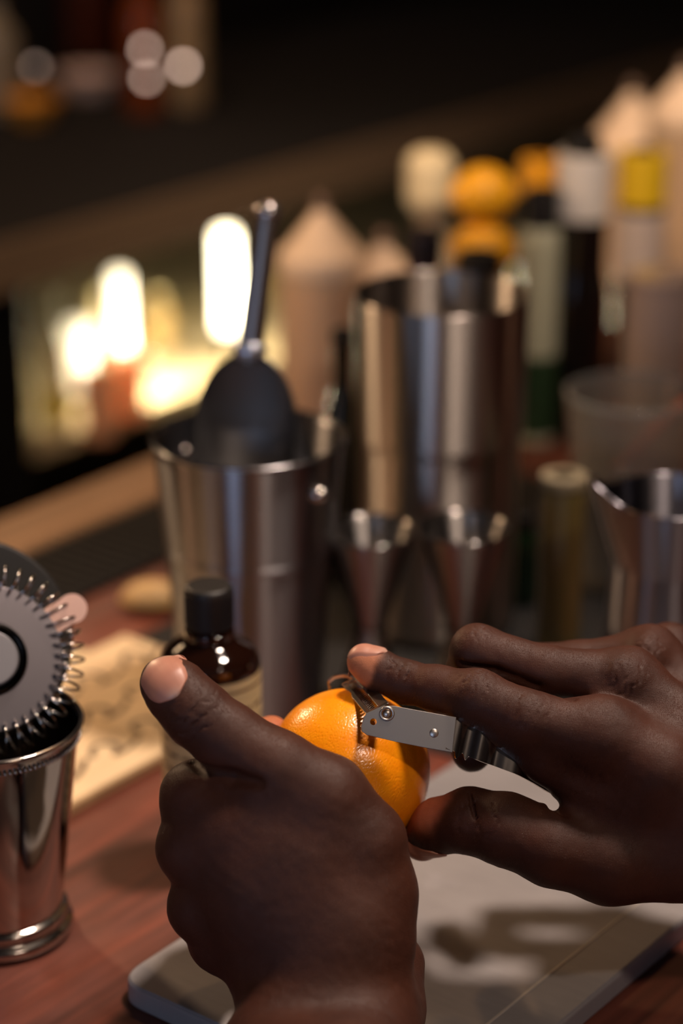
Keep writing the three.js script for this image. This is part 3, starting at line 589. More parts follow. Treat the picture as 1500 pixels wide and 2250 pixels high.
{
  // Y peeler of bent sheet steel: near arm, swivel blade, far arm, ribbed neck and handle
  const t = thing('peeler', 'stainless steel Y peeler with serrated blade biting into the orange', 'peeler', V(0, 0, 0));
  const TILT = 0.1, D0 = 0.9615, sheet = (pts, th, D = D0, holes = []) => {   // flat plate through pixels, all at one depth, facing the eye
    const o = P(750, 1125, D), to = (px, py) => new THREE.Vector2((px - 750) / FPX * D, (1125 - py) / FPX * D);
    const s = new THREE.Shape(pts.map((q) => to(...q)));
    for (const [hx, hy, hr] of holes) { const c = to(hx, hy), h = new THREE.Path(); h.absarc(c.x, c.y, hr, 0, 7, true); s.holes.push(h); }
    const g = new THREE.ExtrudeGeometry(s, { depth: th, bevelEnabled: true, bevelThickness: 0.0002, bevelSize: 0.0002, bevelSegments: 2, curveSegments: 16 });
    const py = (1125 - 1605) / FPX * D; g.translate(0, -py, 0); g.rotateX(-TILT); g.translate(0, py, 0); g.rotateX(-PITCH); g.translate(o.x, o.y, o.z); return g;
  };
  const plate = [[795, 1606], [794, 1596], [801, 1574], [806, 1568], [832, 1556], [842, 1552], [864, 1552], [930, 1564], [1001, 1577], [992, 1652], [930, 1641], [870, 1629], [806, 1614]];
  mesh('arm', sheet(plate, 0.0010, D0, [[820, 1586, 0.0014], [850, 1568, 0.0022]]), satin, t);
  // rivets: one dome by the blade, one lower at the neck
  const rivet = (px, py, r, h, D = D0 - 0.001) => { const g = new THREE.SphereGeometry(1, 24, 12, 0, Math.PI * 2, 0, Math.PI / 2); g.scale(r, h, r); g.rotateX(Math.PI / 2 - PITCH); const c = P(px, py, D); g.translate(c.x, c.y, c.z); return g; };
  mesh('rivet', rivet(953, 1612, 0.0021, 0.0008), satin, t);
  { const c = P(850, 1568, D0 - 0.001), g = new THREE.TorusGeometry(0.0026, 0.0006, 10, 32); g.rotateX(-PITCH); g.translate(c.x, c.y, c.z);
    mesh('pivot', mergeGeometries([g, rivet(850, 1568, 0.0019, 0.0012, D0 - 0.0002).toNonIndexed()].map((q) => q.index ? q.toNonIndexed() : q)), satin, t); }
  // swivel blade between the arms
  const a = P(812, 1566, 0.963), b = P(758, 1500, 1.004), dir = b.clone().sub(a), L = dir.length(); dir.normalize();
  const up = P(855, 1540, 0.9665).sub(P(812, 1566, 0.963)); up.addScaledVector(dir, -up.dot(dir)).normalize(); const nrm = dir.clone().cross(up);
  const M = new THREE.Matrix4().makeBasis(dir, up, nrm).setPosition(a);
  const blade = []; { const g = box(L, 0.0046, 0.0008, 0.0003); g.translate(L / 2, 0.0066, 0); blade.push(g); const g2 = box(L, 0.0022, 0.0008, 0.0003); g2.translate(L / 2, -0.0006, 0.0004); blade.push(g2);
    for (const x of [0.001, L - 0.001]) { const e = box(0.002, 0.0105, 0.0008, 0.0003); e.translate(x, 0.0035, 0); blade.push(e); } }
  const bg = mergeGeometries(blade); bg.applyMatrix4(M); const bm = mesh('blade', bg, steel, t);
  const teeth = []; for (let i = 0; i < 22; i++) { const g = new THREE.ConeGeometry(0.00075, 0.0048, 5); g.rotateZ(-0.5); g.translate(0.003 + i * (L - 0.006) / 21, 0.0026, 0.0006); g.applyMatrix4(M); teeth.push(g); }
  mesh('serration', mergeGeometries(teeth), polished, bm);
  // far arm and the bow that joins the arms: a bent strap
  const ribbon = (pts, wv, th, seg = 60) => {   // pts with a half-width vector each
    const c = new THREE.CatmullRomCurve3(pts), w = new THREE.CatmullRomCurve3(wv), pos = [], idx = [];
    for (let i = 0; i <= seg; i++) {
      const q = c.getPoint(i / seg), h = w.getPoint(i / seg), tg = c.getTangent(i / seg), nn = tg.clone().cross(h).normalize().multiplyScalar(th / 2);
      for (const [sw, sn] of [[-1, -1], [1, -1], [1, 1], [-1, 1]]) { const v = q.clone().addScaledVector(h, sw).addScaledVector(nn, sn); pos.push(v.x, v.y, v.z); }
    }
    const v4 = []; // flat-shaded sides: every face has its own corners
    for (let i = 0; i < seg; i++) for (let k = 0; k < 4; k++) { const A = i * 4 + k, B = i * 4 + (k + 1) % 4; idx.push(A, A + 4, B, B, A + 4, B + 4); }
    const n = seg * 4; idx.push(0, 1, 2, 0, 2, 3, n, n + 2, n + 1, n, n + 3, n + 2);
    const g0 = new THREE.BufferGeometry(); g0.setAttribute('position', new THREE.Float32BufferAttribute(pos, 3)); g0.setIndex(idx);
    // smooth along, sharp across
    const out = [], nor = [], P3 = (i) => V(pos[i * 3], pos[i * 3 + 1], pos[i * 3 + 2]), id2 = []; let m = 0;
    for (let k = 0; k < 4; k++) for (let i = 0; i <= seg; i++) {
      const A = P3(i * 4 + k), B = P3(i * 4 + (k + 1) % 4), A1 = P3(Math.min(i + 1, seg) * 4 + k), A0 = P3(Math.max(i - 1, 0) * 4 + k), nn = A1.sub(A0).cross(B.clone().sub(A)).normalize();
      for (const q of [A, B]) { out.push(q.x, q.y, q.z); nor.push(nn.x, nn.y, nn.z); }
      if (i < seg) { const s0 = m, s1 = m + 1, s2 = m + 2, s3 = m + 3; id2.push(s0, s2, s1, s1, s2, s3); } m += 2;
    }
    const g = new THREE.BufferGeometry(); g.setAttribute('position', new THREE.Float32BufferAttribute(out, 3)); g.setAttribute('normal', new THREE.Float32BufferAttribute(nor, 3)); g.setIndex(id2); return g;
  };
  const far = [[724, 1516, 1.012], [722, 1500, 1.012], [734, 1488, 1.010], [758, 1484, 1.008], [778, 1492, 1.006], [830, 1508, 1.004], [900, 1530, 1.004], [980, 1560, 1.0], [1020, 1590, 0.985], [1030, 1612, 0.970]].map((q) => P(...q));
  mesh('far_arm', ribbon(far, far.map((q, i) => cam3(0, 0.0008, 0.0015 + 0.001 * Math.min(1, i / 4))), 0.0008), satin, t);
  // neck: plate end -> wavy strap -> handle that runs under the palm
  const neck = [[985, 1614, 0.9612], [1006, 1617, 0.9615], [1022, 1621, 0.9630], [1036, 1628, 0.9630], [1052, 1636, 0.9615], [1070, 1645, 0.9622], [1088, 1653, 0.9640], [1112, 1665, 0.9635], [1140, 1678, 0.9640], [1172, 1694, 0.972], [1220, 1718, 0.984], [1330, 1760, 1.010]].map((q) => P(...q));
  const half = [33, 35, 35, 35, 34, 32, 30, 27, 25, 26, 30, 34].map((h) => cam3(0.22, 0.95, -0.2).multiplyScalar(h / FPX * 0.96));
  mesh('handle', ribbon(neck, half, 0.0010, 140), polished, t);
}

// ---------------------------------------------------------------- left: julep cup with strainer
{
  const base = G(2, 2040), cup = thing('julep_cup', 'polished silver julep cup with beaded rim, holding the coil strainer', 'cup', base);
  const H = 0.109, R = 0.0425, rb = 0.0300;
  mesh('body', lathe(soft([[0, 0.004], [rb - 0.002, 0.004], [rb - 0.001, 0.010], [R - 0.002, H - 0.007], [R - 0.0005, H - 0.003], [R, H - 0.001], [R - 0.0008, H], [R - 0.0025, H - 0.002], [rb - 0.002, 0.012], [0, 0.010]], 0.0012), 96), std({ color: STEEL, metalness: 1, roughness: 0.08 }), cup);
  mesh('foot', lathe(soft([[0, 0], [rb + 0.0015, 0], [rb + 0.0042, 0.0025], [rb + 0.0042, 0.006], [rb + 0.001, 0.0085], [rb + 0.0022, 0.0105], [rb + 0.0022, 0.013], [rb - 0.001, 0.015], [rb - 0.002, 0.006], [0, 0.006]], 0.0012), 96), polished, cup);
  const beads = []; for (let i = 0; i < 110; i++) { const a = i / 110 * Math.PI * 2, s = new THREE.SphereGeometry(0.00095, 8, 6); s.translate(Math.cos(a) * (R - 0.0012), H - 0.0075, Math.sin(a) * (R - 0.0012)); beads.push(s); }
  const bd = mesh('beading', mergeGeometries(beads), polished, cup); bd.userData.kind = 'stuff';
  mesh('rim_band', new THREE.TorusGeometry(R - 0.0004, 0.0012, 10, 120).rotateX(Math.PI / 2).translate(0, H - 0.0012, 0), polished, cup);

  // strainer: leaning disc in the cup's mouth, its coil spring round the edge, facing the camera
  const c = P(-22, 1448, 1.035), nor = cam3(0.30, 0.10, 0.95).normalize(), sx = cam3(1, 0, 0).addScaledVector(nor, -nor.dot(cam3(1, 0, 0))).normalize(), sy = nor.clone().cross(sx);
  const st = thing('cocktail_strainer', 'steel coil-spring cocktail strainer leaning in the julep cup', 'strainer', c);
  st.quaternion.setFromRotationMatrix(new THREE.Matrix4().makeBasis(sx, sy, nor));
  const plate = std({ color: '#7f7b80', metalness: 0.95, roughness: 0.36 });
  const disc = lathe(soft([[0.0165, -0.0008], [0.0330, -0.0008], [0.0330, 0.0008], [0.0165, 0.0008], [0.0165, -0.0008]], 0.0004), 80); disc.rotateX(Math.PI / 2);
  mesh('plate', disc, plate, st);
  mesh('boss', lathe(soft([[0, 0.004], [0.0120, 0.004], [0.0128, 0.0030], [0.0128, -0.001], [0, -0.001]], 0.001), 60).rotateX(Math.PI / 2), std({ color: '#8d8c90', metalness: 0.6, roughness: 0.45 }), st);
  mesh('ring', lathe(soft([[0.0128, 0.001], [0.0140, 0.0046], [0.0160, 0.0046], [0.0172, 0.001], [0.0165, -0.001], [0.0128, -0.001], [0.0128, 0.001]], 0.0008), 80).rotateX(Math.PI / 2), std({ color: '#2a2826', metalness: 1, roughness: 0.12 }), st);
  // coil spring
  class Coil extends THREE.Curve { getPoint(u) { const a = u * Math.PI * 2, b = u * Math.PI * 2 * 40, r = 0.0362 + 0.0068 * Math.cos(b); return V(Math.cos(a) * r, Math.sin(a) * r, 0.0058 * Math.sin(b)); } }
  mesh('coil', new THREE.TubeGeometry(new Coil(), 1600, 0.0006, 6, true), polished, st);
  // tab, prongs and handle
  const tabAt = (ang, r, rr) => { const g = new THREE.CylinderGeometry(rr, rr, 0.0016, 36); g.rotateX(Math.PI / 2); g.translate(Math.cos(ang) * r, Math.sin(ang) * r, -0.003); return g; };
  const arm = (ang) => { const g = box(0.018, 0.013, 0.0014, 0.0006); g.translate(0.034, 0, -0.003); g.rotateZ(ang); return g; };
  for (const ang of [0.56, 2.5]) mesh('tab', mergeGeometries([tabAt(ang, 0.0445, 0.0068).toNonIndexed(), arm(ang).toNonIndexed()]), std({ color: '#c9a79c', metalness: 0.6, roughness: 0.35 }), st);
  mesh('handle', mergeGeometries([box(0.10, 0.014, 0.0016, 0.0007).translate(-0.085, 0.0, -0.004)]), steel, st);
  const lid = mesh('backing_disc', lathe(soft([[0, -0.002], [0.0455, -0.002], [0.047, 0], [0.0455, 0.002], [0, 0.002]], 0.001), 80).rotateX(Math.PI / 2), std({ color: '#070606', roughness: 0.6 }), st);
  st.updateMatrixWorld(); lid.position.copy(st.worldToLocal(P(-60, 1405, 1.058))); lid.userData.label = 'black round disc behind the coil';
}

// ---------------------------------------------------------------- things standing on the bar top
{
  const m = thing('shade_mat', 'added black mat putting shade under the jiggers and steel canister', 'mat', EN(1.12, -0.735), TURN);  // black sheet added to put shade into the bar top here
  mesh('mat', box(0.40, 0.0015, 0.27, 0.0007).translate(0, 0.00075, 0), std({ color: '#0d0c0c', roughness: 0.75 }), m);
}
const MAT = 0.0015;
const standing = (px, py, D) => { const q = P(px, py, D), b = V(q.x, 0, q.z), on = eOf(b) > 0.92 && eOf(b) < 1.32 && nOf(b) < -0.605 && nOf(b) > -0.87; b.y = on ? MAT : 0; return [b, q.y - b.y]; };   // base on the bar and height of a thing whose top shows at (px, py) and stands at depth D
{
  // bitters bottle
  const [b, h] = standing(458, 1284, 1.090), t = thing('bitters_bottle', 'small dark brown bitters bottle with black cap and cream label', 'bottle', b), r = 0.0242;
  mesh('glass', lathe(soft([[0, 0], [r - 0.002, 0], [r, 0.004], [r, h * 0.765, 0.010], [0.0115, h * 0.815, 0.004], [0.0105, h * 0.86], [0, h * 0.86]], 0.003, 8), 64), darkGlass, t);
  mesh('collar', lathe(soft([[0.0100, h * 0.815], [0.0122, h * 0.82], [0.0122, h * 0.845], [0.0100, h * 0.85]], 0.0006), 48), darkGlass, t);
  const ribs = []; for (let i = 0; i < 48; i++) { const g = box(0.0008, h * 0.11, 0.0008, 0.0003, 1); g.translate(0.0116, h * 0.92, 0); g.rotateY(i / 48 * Math.PI * 2); ribs.push(g); }
  const cap = mesh('cap', lathe(soft([[0.0100, h * 0.855], [0.0114, h * 0.86], [0.0116, h - 0.0015], [0.0102, h], [0, h]], 0.001), 56), std({ color: '#100d0c', roughness: 0.5 }), t);
  mesh('ridges', mergeGeometries(ribs), std({ color: '#100d0c', roughness: 0.5 }), cap);
  const lab = canvasTex(512, 256, (c, w, hh) => {
    c.fillStyle = '#c3ab7d'; c.fillRect(0, 0, w, hh);
    for (let i = 0; i < 500; i++) { c.fillStyle = `rgba(${90 + rnd() * 60},${70 + rnd() * 50},${40 + rnd() * 30},0.07)`; c.fillRect(rnd() * w, rnd() * hh, 30 * rnd(), 10 * rnd()); }
    c.strokeStyle = '#6b5231'; c.lineWidth = 4; c.strokeRect(-10, 14, w + 20, hh - 28);
    c.fillStyle = '#5b452b'; for (let k = 0; k < 9; k++) for (let x = 12; x < w - 20;) { const l = 10 + rnd() * 26; c.fillRect(x, 40 + k * 22, l, 5); x += l + 8; }
  });
  mesh('label', new THREE.CylinderGeometry(r + 0.0003, r + 0.0003, h * 0.64, 64, 1, true).translate(0, h * 0.395, 0), std({ map: lab, roughness: 0.75, side: THREE.DoubleSide }), t);
}
{
  // menu board with brush-written marks, sheet behind it, black bar mat, lemon piece
  const n0 = -0.747, n1 = -0.872, e0 = 0.58, e1 = 0.925;
  const draw = canvasTex(1024, 512, (c, w, h) => {
    c.fillStyle = '#ecd0a6'; c.fillRect(0, 0, w, h);
    for (let i = 0; i < 900; i++) { c.fillStyle = `rgba(${150 + rnd() * 60},${110 + rnd() * 50},${60 + rnd() * 40},0.06)`; c.fillRect(rnd() * w, rnd() * h, 120 * rnd(), 3 + 4 * rnd()); }
    c.strokeStyle = '#4a3524'; c.lineCap = 'round';
    for (let row = 0; row < 3; row++) for (let k = 0; k < 9; k++) {   // loops of brush lettering, out of focus in the photograph
      const x = 40 + k * 112 + row * 20, y = 120 + row * 140; c.lineWidth = 9 + 5 * rnd(); c.beginPath(); c.moveTo(x, y);
      c.bezierCurveTo(x + 40 * rnd(), y - 70, x + 70, y - 50 * rnd(), x + 40, y + 25); c.bezierCurveTo(x, y + 60 * rnd(), x + 60, y + 40, x + 92, y - 12 + 30 * rnd()); c.stroke();
    }
  });
  const m = thing('menu_board', 'tan menu board with dark brush lettering, lying beside the bitters bottle', 'menu', EN((e0 + e1) / 2, (n0 + n1) / 2), TURN);
  mesh('board', box(e1 - e0, 0.006, n0 - n1, 0.001).translate(0, 0.003, 0), std({ color: '#a98a63', roughness: 0.7 }), m);
  mesh('face', new THREE.PlaneGeometry(e1 - e0 - 0.004, n0 - n1 - 0.004).rotateX(-Math.PI / 2).translate(0, 0.0063, 0), std({ map: draw, roughness: 0.6 }), m);
  const s = thing('paper_sheet', 'cream paper sheet lying behind the menu board', 'paper', EN(0.80, -0.905), TURN + 0.06);
  mesh('sheet', box(0.20, 0.0012, 0.062, 0.0005).translate(0, 0.0006, 0), std({ color: '#dcc9a0', roughness: 0.7 }), s);
  const mat = thing('bar_mat', 'black ribbed rubber bar mat along the wooden rail', 'mat', EN(0.98, -0.975), TURN);
  mesh('base', box(0.46, 0.004, 0.075, 0.001).translate(0, 0.002, 0), std({ color: '#0f0d0c', roughness: 0.8 }), mat);
  const ribs = []; for (let i = 0; i < 44; i++) ribs.push(box(0.004, 0.003, 0.066, 0.001, 1).translate(-0.222 + i * 0.0103, 0.005, 0));
  const rb = mesh('ribs', mergeGeometries(ribs), std({ color: '#0f0d0c', roughness: 0.8 }), mat);
  const wedge = thing('lemon_wedge', 'pale lemon wedge lying on the black bar mat', 'lemon', G(335, 1325, 0.004).setY(0.0062));
  mesh('flesh', new THREE.SphereGeometry(0.016, 32, 20, 0, Math.PI).scale(1.25, 0.8, 0.8).rotateX(-Math.PI / 2).translate(0, 0.0, 0), std({ color: '#d6b178', roughness: 0.5 }), wedge);
  mesh('peel', new THREE.SphereGeometry(0.0166, 32, 20, 0, Math.PI).scale(1.25, 0.8, 0.45).rotateX(-Math.PI / 2), std({ color: '#c99c52', roughness: 0.5 }), wedge);
}
{
  // ice bucket with scoop
  const [b, h] = standing(545, 962, 1.235), R = 0.0512, rb = 0.038, t = thing('ice_bucket', 'tapered brushed steel ice bucket holding a metal scoop', 'bucket', b);
  mesh('body', lathe(soft([[0, 0], [rb, 0], [rb + (R - rb) * 0.62, h * 0.62], [rb + (R - rb) * 0.62 + 0.0012, h * 0.635], [rb + (R - rb) * 0.66, h * 0.65], [R, h - 0.002], [R - 0.001, h], [R - 0.002, h - 0.001], [rb - 0.001, 0.003], [0, 0.003]], 0.001), 96), brushedSoft, t);
  mesh('rim', new THREE.TorusGeometry(R + 0.0002, 0.0014, 12, 120).rotateX(Math.PI / 2).translate(0, h, 0), std({ color: '#8c8b8e', metalness: 1, roughness: 0.22 }), t);
  for (const a of [-0.72, -0.72 + Math.PI]) {   // small handle lugs
    const g = new THREE.SphereGeometry(0.0052, 20, 14).scale(1.2, 0.8, 0.8); g.translate(Math.cos(a) * (R - 0.001), h - 0.020, -Math.sin(a) * (R - 0.001)); mesh('lug', g, polished, t);
  }
  const ice = []; for (let i = 0; i < 26; i++) { const g = box(0.022, 0.020, 0.022, 0.004); g.rotateX(rnd() * 3); g.rotateY(rnd() * 3); const a = rnd() * 6.3, q = Math.sqrt(rnd()) * (R - 0.02); g.translate(b.x + Math.cos(a) * q, h * 0.55 + rnd() * 0.02, b.z + Math.sin(a) * q); ice.push(g); }
  const iceM = phys({ color: '#cfd4d8', roughness: 0.2, transmission: 0.5, thickness: 0 });
  for (const g of ice) tag(mesh('ice_cube', g, iceM), 'clear ice cube lying inside the steel ice bucket', 'ice cube', 'ice cubes in the bucket');
  // scoop: half shell facing the camera, blade end in the ice, long bar handle
  const top = P(548, 775, 1.232), low = P(520, 1010, 1.236), ax = low.clone().sub(top), L = ax.length(); ax.normalize();
  const face = cam3(-0.32, 0.10, 0.95); face.addScaledVector(ax, -face.dot(ax)).normalize(); const sd = ax.clone().cross(face);
  const sc = thing('ice_scoop', 'grey metal ice scoop with long bar handle standing in the ice bucket', 'scoop', top);
  sc.quaternion.setFromRotationMatrix(new THREE.Matrix4().makeBasis(sd, ax.clone().negate(), face));   // local: -y along the bowl, z towards the eye
  const g = new THREE.BufferGeometry(), pos = [], idx = [], U = 40, W = 28;
  for (const layer of [0, 1]) for (let i = 0; i <= U; i++) for (let j = 0; j <= W; j++) {
    const u = i / U, v = j / W * Math.PI, w = 0.0275 * Math.sqrt(Math.min(1, Math.max(0, 1 - Math.pow(1 - Math.min(u * 1.9, 1), 2.2)))) + 0.0005, dep = w * 0.75 * (0.35 + 0.65 * Math.min(1, u * 2)) - layer * 0.001;
    pos.push(Math.cos(v) * (w - layer * 0.001), -u * (L + 0.03), -Math.sin(v) * dep);
  }
  const M = (U + 1) * (W + 1); for (let l = 0; l < 2; l++) for (let i = 0; i < U; i++) for (let j = 0; j < W; j++) { const a = l * M + i * (W + 1) + j; idx.push(a, a + 1, a + W + 1, a + 1, a + W + 2, a + W + 1); }
  for (let i = 0; i < U; i++) for (const j of [0, W]) { const a = i * (W + 1) + j; idx.push(a, a + W + 1, a + M, a + M, a + W + 1, a + M + W + 1); }
  g.setAttribute('position', new THREE.Float32BufferAttribute(pos, 3)); g.setIndex(idx); g.computeVertexNormals();
  mesh('bowl', g, std({ color: '#6d6b6b', metalness: 0.9, roughness: 0.45, side: THREE.DoubleSide }), sc);
  const hEnd = sc.worldToLocal ? (sc.updateMatrixWorld(), sc.worldToLocal(P(588, 468, 1.222))) : V(0, 0.1, 0);
  mesh('handle', tube([V(0, -0.004, -0.002), V(0, -0.004, -0.002).lerp(hEnd, 0.4), hEnd.clone().multiplyScalar(0.97), hEnd], 0.0068, 40, 16), std({ color: '#7d7774', metalness: 0.95, roughness: 0.3 }), sc);
  mesh('socket', new THREE.SphereGeometry(0.0085, 24, 16).scale(1.1, 0.8, 0.8).translate(0, 0.0015, 0), std({ color: '#b4bac6', metalness: 0.9, roughness: 0.3 }), sc);
  mesh('end_cap', new THREE.SphereGeometry(0.0074, 24, 16).scale(1, 1, 1).translate(hEnd.x, hEnd.y, hEnd.z), std({ color: '#a09a98', metalness: 0.95, roughness: 0.25 }), sc);
}
{
  // tall steel canister (open) and the two capped bottles behind it
  const [b, h] = standing(970, 642, 1.336), R = 0.0512, t = thing('steel_canister', 'tall open brushed steel canister with a stepped wall', 'canister', b);
  mesh('body', lathe(soft([[0, 0], [R - 0.008, 0], [R - 0.004, 0.006], [R - 0.0034, h * 0.56], [R - 0.0032, h * 0.575], [R - 0.0012, h * 0.60], [R, h - 0.001], [R - 0.0004, h], [R - 0.0012, h - 0.0008], [R - 0.0024, h * 0.60], [R - 0.006, h * 0.55], [R - 0.006, 0.004], [0, 0.003]], 0.0012), 128), brushed, t);
  for (const [px, py, D, r, c, label] of [[931, 508, 1.46, 0.0112, '#55303a', 'slim bottle with tall dark plum cap behind the steel canister'], [1053, 556, 1.44, 0.0134, '#404a52', 'slim bottle with flat black cap behind the steel canister']]) {
    const [p, hh] = standing(px, py, D), q = thing('capped_bottle', label, 'bottle', p), capH = px < 1000 ? 0.021 : 0.011;
    mesh('body', lathe(soft([[0, 0], [r * 1.35, 0], [r * 1.35, hh * 0.7], [r * 0.85, hh - capH - 0.006], [r * 0.85, hh - capH + 0.002], [0, hh - capH + 0.002]], 0.004), 36), phys({ color: c, roughness: 0.15 }), q);
    mesh('cap', lathe(soft([[r * 0.7, hh - capH], [r, hh - capH], [r, hh], [0, hh]], 0.0015), 36), std({ color: px < 1000 ? '#15080f' : '#080808', roughness: 0.5 }), q);
  }
}
{
  // two bell jiggers
  const jigRing = std({ color: '#8f8b88', metalness: 1, roughness: 0.14 });
  const jigMat = phys({ color: '#8f8b88', metalness: 1, roughness: 0.3, anisotropy: 1, anisotropyRotation: Math.PI / 2 });
  const mk = (px, py, D, label) => {
    const [b, h] = standing(px, py, D), R = 0.0248, t = thing('jigger', label, 'jigger', b, 0, 'jiggers'), w = 0.0082, m = h * 0.47;
    mesh('upper_cup', lathe(soft([[0, m + 0.004], [w - 0.001, m + 0.004], [R - 0.0012, h - 0.001], [R, h], [R + 0.0006, h - 0.0008], [w, m + 0.0005], [0, m]], 0.0006), 80), jigMat, t);
    mesh('lower_cup', lathe(soft([[0, m - 0.004], [w, m - 0.001], [R * 0.86, 0.001], [R * 0.84, 0], [R * 0.82, 0.001], [w - 0.001, m - 0.005]], 0.0006), 80), jigMat, t);
    mesh('waist', new THREE.TorusGeometry(w, 0.0021, 12, 60).rotateX(Math.PI / 2).translate(0, m, 0), jigRing, t);
    mesh('rim', new THREE.TorusGeometry(R, 0.0007, 8, 100).rotateX(Math.PI / 2).translate(0, h, 0), jigRing, t);
  };
  mk(814, 1166, 1.255, 'steel bell jigger standing next to the ice bucket');
  mk(1020, 1158, 1.250, 'steel bell jigger standing in front of the tall canister');
}
{
  // squeeze bottles with cone tops
  const plastic = phys({ color: '#f2dfc2', roughness: 0.45, transmission: 0.6, thickness: 0 });
  const mk = (px, py, D, r, juice, label) => {
    const [b, h] = standing(px, py, D), t = thing('squeeze_bottle', label, 'bottle', b, 0, 'squeeze bottles'), s = h - 1.35 * r - 0.004;
    mesh('body', lathe(soft([[0, 0], [r, 0], [r, s], [r - 0.0012, s], [r - 0.0012, 0.002], [0, 0.002]], 0.003), 48), plastic, t);
    mesh('juice', lathe(soft([[0, 0.0025], [r - 0.002, 0.0025], [r - 0.002, s * 0.9], [0, s * 0.9]], 0.002), 40), std({ color: juice, roughness: 0.4 }), t);
    mesh('cone_cap', lathe(soft([[r + 0.0008, s - 0.008], [r + 0.001, s + 0.003], [r * 0.85, s + 0.008], [0.005, h - 0.012], [0.003, h - 0.006], [0, h - 0.006]], 0.003), 48), std({ color: '#e8cfb4', roughness: 0.5 }), t);
    mesh('tip', new THREE.SphereGeometry(0.0062, 20, 14).translate(0, h - 0.006, 0), std({ color: '#6d584c', roughness: 0.5 }), t);
  };
  mk(706, 428, 1.66, 0.0310, '#e9b13c', 'squeeze bottle of yellow juice behind the ice scoop');
  mk(842, 505, 1.70, 0.0240, '#cfae80', 'short squeeze bottle of tan juice beside the yellow-juice one');
  mk(1392, 178, 2.00, 0.0380, '#e3c6a6', 'tall cream squeeze bottle behind the yellow-labelled bottle');
  mk(1510, 130, 1.90, 0.0300, '#b58f7c', 'pinkish squeeze bottle behind the grey canister');
}
{
  // pale stoppered bottle, lemons in a jar, bottles at the right
  const [b2, h2] = standing(945, 330, 1.78), t2 = thing('pale_bottle', 'clear bottle with wide cream stopper behind the lemons', 'bottle', b2);
  mesh('body', lathe(soft([[0, 0], [0.024, 0], [0.024, h2 * 0.5], [0.010, h2 * 0.66], [0.010, h2 * 0.76], [0, h2 * 0.76]], 0.006), 40), phys({ color: '#8a7c6c', roughness: 0.15 }), t2);
  mesh('stopper', lathe(soft([[0, h2 * 0.72], [0.011, h2 * 0.74], [0.019, h2 * 0.80], [0.019, h2 * 0.96], [0.012, h2], [0, h2]], 0.004), 36), std({ color: '#e4d6b0', roughness: 0.5 }), t2);

  const [jb, jh] = standing(1064, 362, 1.62), jar = thing('glass_jar', 'tall clear glass jar filled with lemons', 'jar', jb), jr = 0.0272;
  mesh('glass', lathe(soft([[0, 0], [jr, 0], [jr, jh * 0.80], [jr - 0.0015, jh * 0.80], [jr - 0.0015, 0.003], [0, 0.003]], 0.001), 48), phys({ color: '#f4f4ee', roughness: 0.05, transmission: 1, thickness: 0 }), jar);
  const lemonMat = std({ color: '#f2b01c', roughness: 0.4 });
  const lemonG = lathe([...Array(25)].map((_, i) => { const a = i / 24 * Math.PI, y = -Math.cos(a); return [0.0200 * Math.sin(a) * (1 - 0.05 * Math.abs(y)), 0.0232 * y * (1 + 0.10 * Math.pow(Math.abs(y), 8))]; }), 40).rotateZ(Math.PI / 2);
  for (let i = 0; i < 4; i++) {
    const y = jh - 0.0205 - i * 0.0408, t = thing('lemon', ['topmost yellow lemon standing out of the glass jar', 'second lemon from the top of the glass jar', 'third lemon from the top of the glass jar', 'lowest lemon in the glass jar'][i], 'lemon', V(jb.x, y, jb.z), 0, 'lemons in the jar');
    mesh('rind', lemonG, lemonMat, t); t.rotation.set(0.1 * (i % 2 ? 1 : -1), 0.25 * (i % 2 ? -1 : 1), 0);
  }
  const bottle = (name, label, px, py, D, prof, color, extra) => {
    const [b, h] = standing(px, py, D), t = thing(name, label, 'bottle', b);
    mesh('body', lathe(soft(prof(h), 0.004), 44), phys({ color, roughness: 0.12, clearcoat: 0.4 }), t);
    for (const [n, r0, r1, y0, y1, c] of extra(h)) mesh(n, lathe(soft([[Math.min(r0, r1) * 0.5, y0], [r0, y0], [r1, y1], [Math.min(r0, r1) * 0.5, y1]], 0.001), 44), std({ color: c, roughness: 0.55 }), t);
    return t;
  };
  bottle('yellow_cap_bottle', 'bottle with a broad golden yellow cap beside the lemon jar', 1185, 350, 1.80, (h) => [[0, 0], [0.02, 0], [0.02, h * 0.6], [0.012, h * 0.75], [0, h * 0.8]], '#2a2418', (h) => [['cap', 0.0145, 0.0145, h - 0.026, h, '#e8a520']]);
  bottle('slim_bottle', 'slim pale green bottle with black cap and dark green label', 1192, 415, 1.66, (h) => [[0, 0], [0.0145, 0], [0.0145, h * 0.80], [0.0125, h * 0.86], [0, h * 0.86]], '#a8ad9c', (h) => [['cap', 0.0125, 0.0125, h * 0.86, h, '#0e0e10'], ['label', 0.0150, 0.0150, h * 0.04, h * 0.36, '#16331a']]);
  bottle('white_label_bottle', 'black bottle with a white label round its upper part', 1285, 312, 1.66, (h) => [[0, 0], [0.0225, 0], [0.0225, h * 0.50], [0.0190, h * 0.58], [0.0190, h * 0.96], [0, h]], '#0b0808', (h) => [['label', 0.0195, 0.0195, h * 0.755, h * 0.965, '#cfccc8'], ['cap', 0.012, 0.012, h * 0.97, h * 1.02, '#0a0a0a']]);
  bottle('yellow_label_bottle', 'dark bottle with a yellow label above a white one', 1414, 318, 1.74, (h) => [[0, 0], [0.0185, 0], [0.0185, h * 0.96], [0, h]], '#2a2724', (h) => [['label', 0.0190, 0.0190, h * 0.78, h * 0.975, '#d0ae12'], ['label', 0.0191, 0.0191, h * 0.50, h * 0.755, '#b3a7a2'], ['band', 0.0193, 0.0193, h * 0.455, h * 0.49, '#0a0a0a']]);
